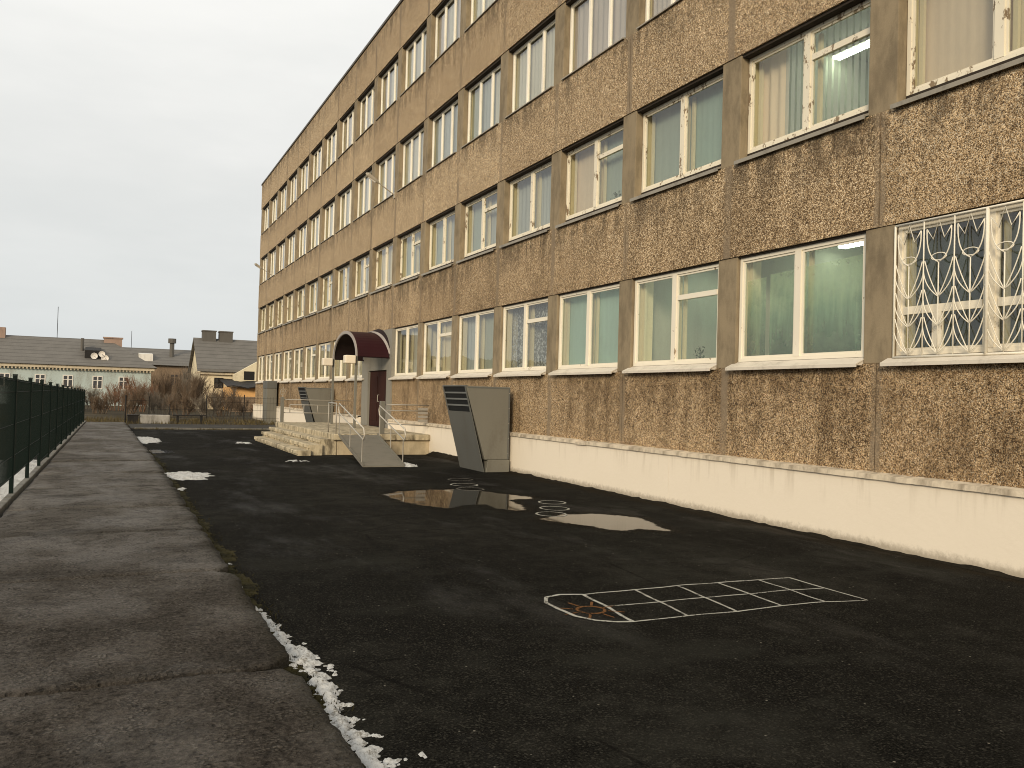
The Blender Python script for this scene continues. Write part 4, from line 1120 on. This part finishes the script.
# ------------------------------------------------------------------ houses behind
def hwin(par, x, y, z0, z1, w, m=M['house_frame']):
    b = MB(); fw = .09
    b.box(x - w / 2, x - w / 2 + fw, y - .05, y + .02, z0, z1); b.box(x + w / 2 - fw, x + w / 2, y - .05, y + .02, z0, z1)
    b.box(x - w / 2 + fw, x + w / 2 - fw, y - .05, y + .02, z0, z0 + fw); b.box(x - w / 2 + fw, x + w / 2 - fw, y - .05, y + .02, z1 - fw, z1)
    b.box(x - .06, x + .06, y - .048, y + .02, z0 + fw, z1 - fw)
    b.box(x - w / 2 + fw, x - .06, y - .046, y + .02, z1 - .5, z1 - .43); b.box(x + .06, x + w / 2 - fw, y - .046, y + .02, z1 - .5, z1 - .43)
    wn = b.build('window', m, par)
    b = MB(); b.box(x - w / 2 + .02, x + w / 2 - .02, y - .025, y - .01, z0 + .02, z1 - .02); b.build('pane', M['house_glass'], wn)
# blue house, hip roof
D = 95
h1 = empty('blue_house', (-16, D, 0), 'pale blue plastered house with long grey hipped roof and cornice', 'house')
b = MB(); b.box(-42, 4.0, D, D + 12, -.3, 3.62); b.build('wall', M['blue_wall'], h1)
b = MB(); b.box(-42.2, 4.3, D - .35, D + 12.3, 3.63, 3.95)
x = -24.0
while x < 4.1: b.box(x, x + .12, D - .30, D - .02, 3.45, 3.629); x += .32
b.build('cornice', M['cornice'], h1)
b = MB(); e0, e1, rz, ez = -42.5, 4.6, 7.0, 3.96
vs = [(e0, D - .6, ez), (e1, D - .6, ez), (e1, D + 12.6, ez), (e0, D + 12.6, ez), (e0 + 5, D + 6, rz), (e1 - 4.7, D + 6, rz)]
b.add(vs, [(0, 1, 5, 4), (1, 2, 5), (2, 3, 4, 5), (3, 0, 4), (0, 3, 2, 1)]); rf = b.build('roof', M['slate'], h1)
b = MB(); b.box(-.6, 1.2, D + 5.2, D + 6.3, 6.2, 7.15); b.box(-.7, 1.3, D + 5.1, D + 6.4, 7.151, 7.28); b.build('chimney', M['brick'], rf)
b = MB(); b.box(-10.6, -9.8, D + 5.2, D + 6, 6.3, 7.75); b.build('chimney', M['brick'], rf)
b = MB(); b.prismx([(D + 1.1, 4.75), (D + 1.1, 5.6), (D + 3.2, 6.0), (D + 3.2, 4.75)], -2.3, -.8); dm = b.build('dormer', M['iron'], rf)
b = MB(); b.tube([(-2.6, D + 3, 5.5), (-2.6, D + 3, 6.9)], .16, 8); b.build('stove_pipe', M['chim_grey'], rf)
for x, z, r in ((-1.42, 5.02, .33), (-.72, 5.25, .31), (-.42, 4.82, .36)):
    b = MB(); n = 18; vs = [(x, D + .95, z)]
    for q, (rr, dy) in enumerate(((.5, -.03), (1, -.12))):
        vs += [(x + r * rr * math.cos(2 * math.pi * i / n), D + .95 + dy, z + r * rr * math.sin(2 * math.pi * i / n)) for i in range(n)]
    fs = [(0, 1 + i, 1 + (i + 1) % n) for i in range(n)] + [(1 + i, 1 + n + i, 1 + n + (i + 1) % n, 1 + (i + 1) % n) for i in range(n)]
    b.add(vs, fs); b.tube([(x, D + .95, z), (x, D + .6, z - .1)], .03, 5); b.tube([(x, D + .96, z), (x, D + 1.4, z - .15)], .04, 5)
    b.build('satellite_dish', M['dish'], dm)
b = MB(); b.tube([(-5.1, D + 6, 6.9), (-5.1, D + 6, 10.3)], .03, 5); b.build('antenna', M['iron'], rf)
for x in (-9.2, -6.15, -3.7, -1.02, 1.4, -12.3, -15.4): hwin(h1, x, D, 1.62, 2.95, .95)
# middle building
D2 = 112
h2 = empty('brown_building', (6, D2, 0), 'brown plastered building behind bare bushes between the two houses', 'building')
b = MB(); b.box(-4, 14, D2, D2 + 12, -.3, 4.75); b.build('wall', M['brown_wall'], h2)
b = MB(); b.prismx([(D2 - .6, 4.75), (D2 + 12.6, 4.75), (D2 + 6, 7.05)], -4.5, 14); rf = b.build('roof', M['slate'], h2)
b = MB(); b.tube([(7.2, D2 + 3, 5.5), (7.2, D2 + 3, 7.7)], .28, 8); b.tube([(7.2, D2 + 3, 7.7), (7.2, D2 + 3, 8.3)], .48, 8); b.build('chimney', M['chim_grey'], rf)
b = MB(); b.prismx([(D2 + .8, 5.1), (D2 + .8, 6.1), (D2 + 3.5, 6.3), (D2 + 3.5, 5.1)], 3.3, 4.9); b.build('dormer', M['house_frame'], rf)
b = MB(); b.prismx([(D2 + 2.8, 6.0), (D2 + 2.8, 6.9), (D2 + 4.5, 6.9), (D2 + 4.5, 6.0)], -.2, 1.1); b.build('dormer', M['house_frame'], rf)
for x in (4.2, 7.4): hwin(h2, x, D2, 2.2, 3.7, 1.0, M['brown_wall'])
b = MB(); b.tube([(2.5, D2 + 6, 7), (2.5, D2 + 6, 9.2)], .03, 5); b.build('antenna', M['iron'], rf)
# yellow house
D3 = 86
h3 = empty('yellow_house', (12, D3, 0), 'pale yellow gabled house with two grey box chimneys', 'house')
gx0 = 7.7
b = MB(); b.box(gx0 + .3, 24, D3, D3 + 10, -.3, 3.75); b.add([(gx0 + .3, D3 + .0, 3.751), (gx0 + .3, D3 + 10, 3.751), (gx0 + .3, D3 + 5, 6.95), (gx0 + .6, D3 + .0, 3.751), (gx0 + .6, D3 + 10, 3.751), (gx0 + .6, D3 + 5, 6.95)], [(0, 1, 2), (5, 4, 3), (0, 2, 5, 3), (1, 4, 5, 2)]); b.build('wall', M['yellow_wall'], h3)
b = MB(); b.prismx([(D3 - .55, 3.62), (D3 - .5, 3.85), (D3 + 5, 7.18), (D3 + 10.5, 3.85), (D3 + 10.5, 3.62), (D3 + 5, 6.96)], gx0, 24.3); rf = b.build('roof', M['slate'], h3)
for x in (9.2, 10.85):
    b = MB(); b.box(x - .65, x + .65, D3 + 4.4, D3 + 5.6, 6.3, 7.85); b.box(x - .7, x + .7, D3 + 4.35, D3 + 5.65, 7.851, 7.97); b.build('chimney', M['chim_grey'], rf)
b = MB(); b.box(7.5, 24, D3 - .3, D3 - .002, 3.35, 3.55); b.build('cornice', M['cornice'], h3)
hwin(h3, 9.75, D3, 2.02, 3.05, .85, M['iron'])
# gabled porch bay + orange annex
D4 = 80
h4 = empty('orange_annex', (11.6, D4, 0), 'low orange plastered annex with sagging dark tin roof', 'annex')
b = MB(); b.box(10.2, 17, D4, D4 + 5.9, -.3, 2.15); b.build('wall', M['orange_wall'], h4)
b = MB()
vs = []
for i in range(13):
    x = 9.7 + i * .62; sag = .10 * math.sin(i * 1.7) + .07 * P3(i * .8, 3, 3)
    vs += [(x, D4 - .7, 2.22 + sag), (x, D4 + 5.95, 2.95 + sag * .5), (x, D4 - .7, 2.12 + sag)]
b.add(vs, [(3 * i, 3 * i + 3, 3 * i + 4, 3 * i + 1) for i in range(12)] + [(3 * i, 3 * i + 2, 3 * i + 5, 3 * i + 3) for i in range(12)]); b.build('roof', M['iron'], h4)
b = MB(); b.add([(11.0, D3 - 1.5, 2.6), (15, D3 - 1.5, 2.6), (15, D3 - 1.5, 4.4), (13.6, D3 - 1.5, 5.0), (11.0, D3 - 1.5, 3.4)] + [(11.0, D3 - .31, 2.6), (15, D3 - .31, 2.6), (15, D3 - .31, 4.4), (13.6, D3 - .31, 5.0), (11.0, D3 - .31, 3.4)], [(0, 1, 2, 3, 4), (9, 8, 7, 6, 5), (0, 5, 6, 1), (1, 6, 7, 2), (2, 7, 8, 3), (3, 8, 9, 4), (4, 9, 5, 0)])
lo = b.build('attic_bay', M['yellow_wall'], h3)
b = MB(); b.box(11.9, 12.9, D3 - 1.53, D3 - 1.503, 2.9, 3.75); b.build('opening', M['iron'], lo)
# red brick wall behind annex foot / dark wall
b = MB(); b.box(9.6, 16, 77, 77.3, -.1, 1.3); tag(b.build('brick_wall', M['brown_wall']), 'low dark brown wall in front of the orange annex', 'wall')

# bare shrubs
def shrub(cx, cy, h, rad, n, m, seed, label, upright=.5, trunkr=.03):
    rs = random.Random(seed); b = MB()
    stems = max(5, int(rad * 9))
    tips = []
    for i in range(stems):
        a = rs.uniform(0, 6.28); r = rad * .45 * math.sqrt(rs.random())
        p = Vector((cx + r * math.cos(a), cy + r * math.sin(a), -.08)); d = Vector((math.cos(a) * (1 - upright) * .7 + rs.gauss(0, .12), math.sin(a) * (1 - upright) * .7 + rs.gauss(0, .12), 1)).normalized()
        L = h * rs.uniform(.5, .85); pts = [p]
        for s_ in range(4):
            d = (d + Vector((rs.gauss(0, .13), rs.gauss(0, .13), .05))).normalized(); p = p + d * L / 4; pts.append(p)
        b.tube(pts, trunkr, 4, trunkr * .35, caps=False); tips.append(pts)
    for i in range(n):
        pts = rs.choice(tips); s_ = rs.randint(1, 3); t = rs.random(); p = pts[s_].lerp(pts[s_ + 1], t)
        d = Vector((rs.gauss(0, .6 * (1.2 - upright)), rs.gauss(0, .6 * (1.2 - upright)), rs.uniform(.15, 1))).normalized(); L = h * rs.uniform(.12, .32)
        q = p + d * L * .5; e = q + (d + Vector((rs.gauss(0, .3), rs.gauss(0, .3), .2))).normalized() * L * .5
        b.tube([p, q, e], .012, 3, .005, caps=False)
    o = b.build('bare_shrub', m, org=Vector((cx, cy, 0))); tag(o, label, 'shrub', 'leafless shrubs behind the wire fence')
SH = [ # x px position is found from the layout seen in the photo
 (-4.5, 68, 2.6, 1.7, 700, 'twig_brown', 'sparse brown leafless shrub half hidden behind the green fence end', .45),
 (-2.3, 70, 2.3, 1.6, 800, 'twig_grey', 'greyish leafless shrub under the satellite dishes of the blue house', .5),
 (-.4, 66, 1.7, 1.5, 800, 'twig_brown', 'brown leafless shrub beyond the very end of the path', .4),
 (1.2, 64, 2.2, 1.2, 700, 'twig_brown', 'low brown leafless shrub below the right-hand blue house window', .4),
 (2.35, 72, 3.3, 1.1, 1100, 'twig_red', 'reddish dense leafless shrub at the corner of the blue house', .55),
 (4.3, 82, 4.1, 1.1, 900, 'twig_brown', 'tall leafless shrub right beside the blue house corner', .85),
 (5.6, 80, 3.7, 1.1, 900, 'twig_brown', 'tall leafless shrub before the middle of the brown building', .85),
 (6.8, 79, 4.3, 1.0, 900, 'twig_grey', 'tall leafless shrub at the gable edge of the yellow house', .85),
 (4.6, 62, 2.0, 1.2, 600, 'twig_brown', 'low leafless shrub behind the dark plank bench', .4),
 (6.3, 61, 1.9, 1.1, 600, 'twig_grey', 'low greyish leafless shrub before the yellow house gable', .45),
 (7.6, 63, 2.5, 1.2, 600, 'twig_brown', 'leafless shrub below the dark window of the yellow house', .6),
 (9.3, 66, 1.9, 1.3, 600, 'twig_brown', 'brown leafless shrub in front of the orange annex', .4),
 (-3.2, 74, 2.2, 1.9, 900, 'twig_brown', 'wide low leafless shrub at the blue house wall behind the fence end', .35),
 (-1.2, 76, 2.2, 1.6, 900, 'twig_grey', 'leafless shrub between the two nearest blue house windows', .55),
 (.6, 75, 2.6, 1.5, 900, 'twig_red', 'leafless reddish shrub under the last window of the blue house', .5),
 (3.5, 66, 2.0, 1.4, 800, 'twig_grey', 'grey leafless shrub behind the whitewashed concrete block', .4),
 (6.2, 74, 3.6, 1.2, 900, 'twig_brown', 'leafless shrub filling the gap left of the yellow house', .75),
 (8.6, 72, 2.3, 1.5, 800, 'twig_grey', 'leafless shrub between yellow house and orange annex', .5),
 (10.3, 64, 1.6, 1.1, 500, 'twig_red', 'low leafless shrub beside the far corner of the school', .4)]
for i, (x, y, h, r, n, m, lb, up) in enumerate(SH): shrub(x, y, h, r, n, M[m], 40 + i, lb, up)
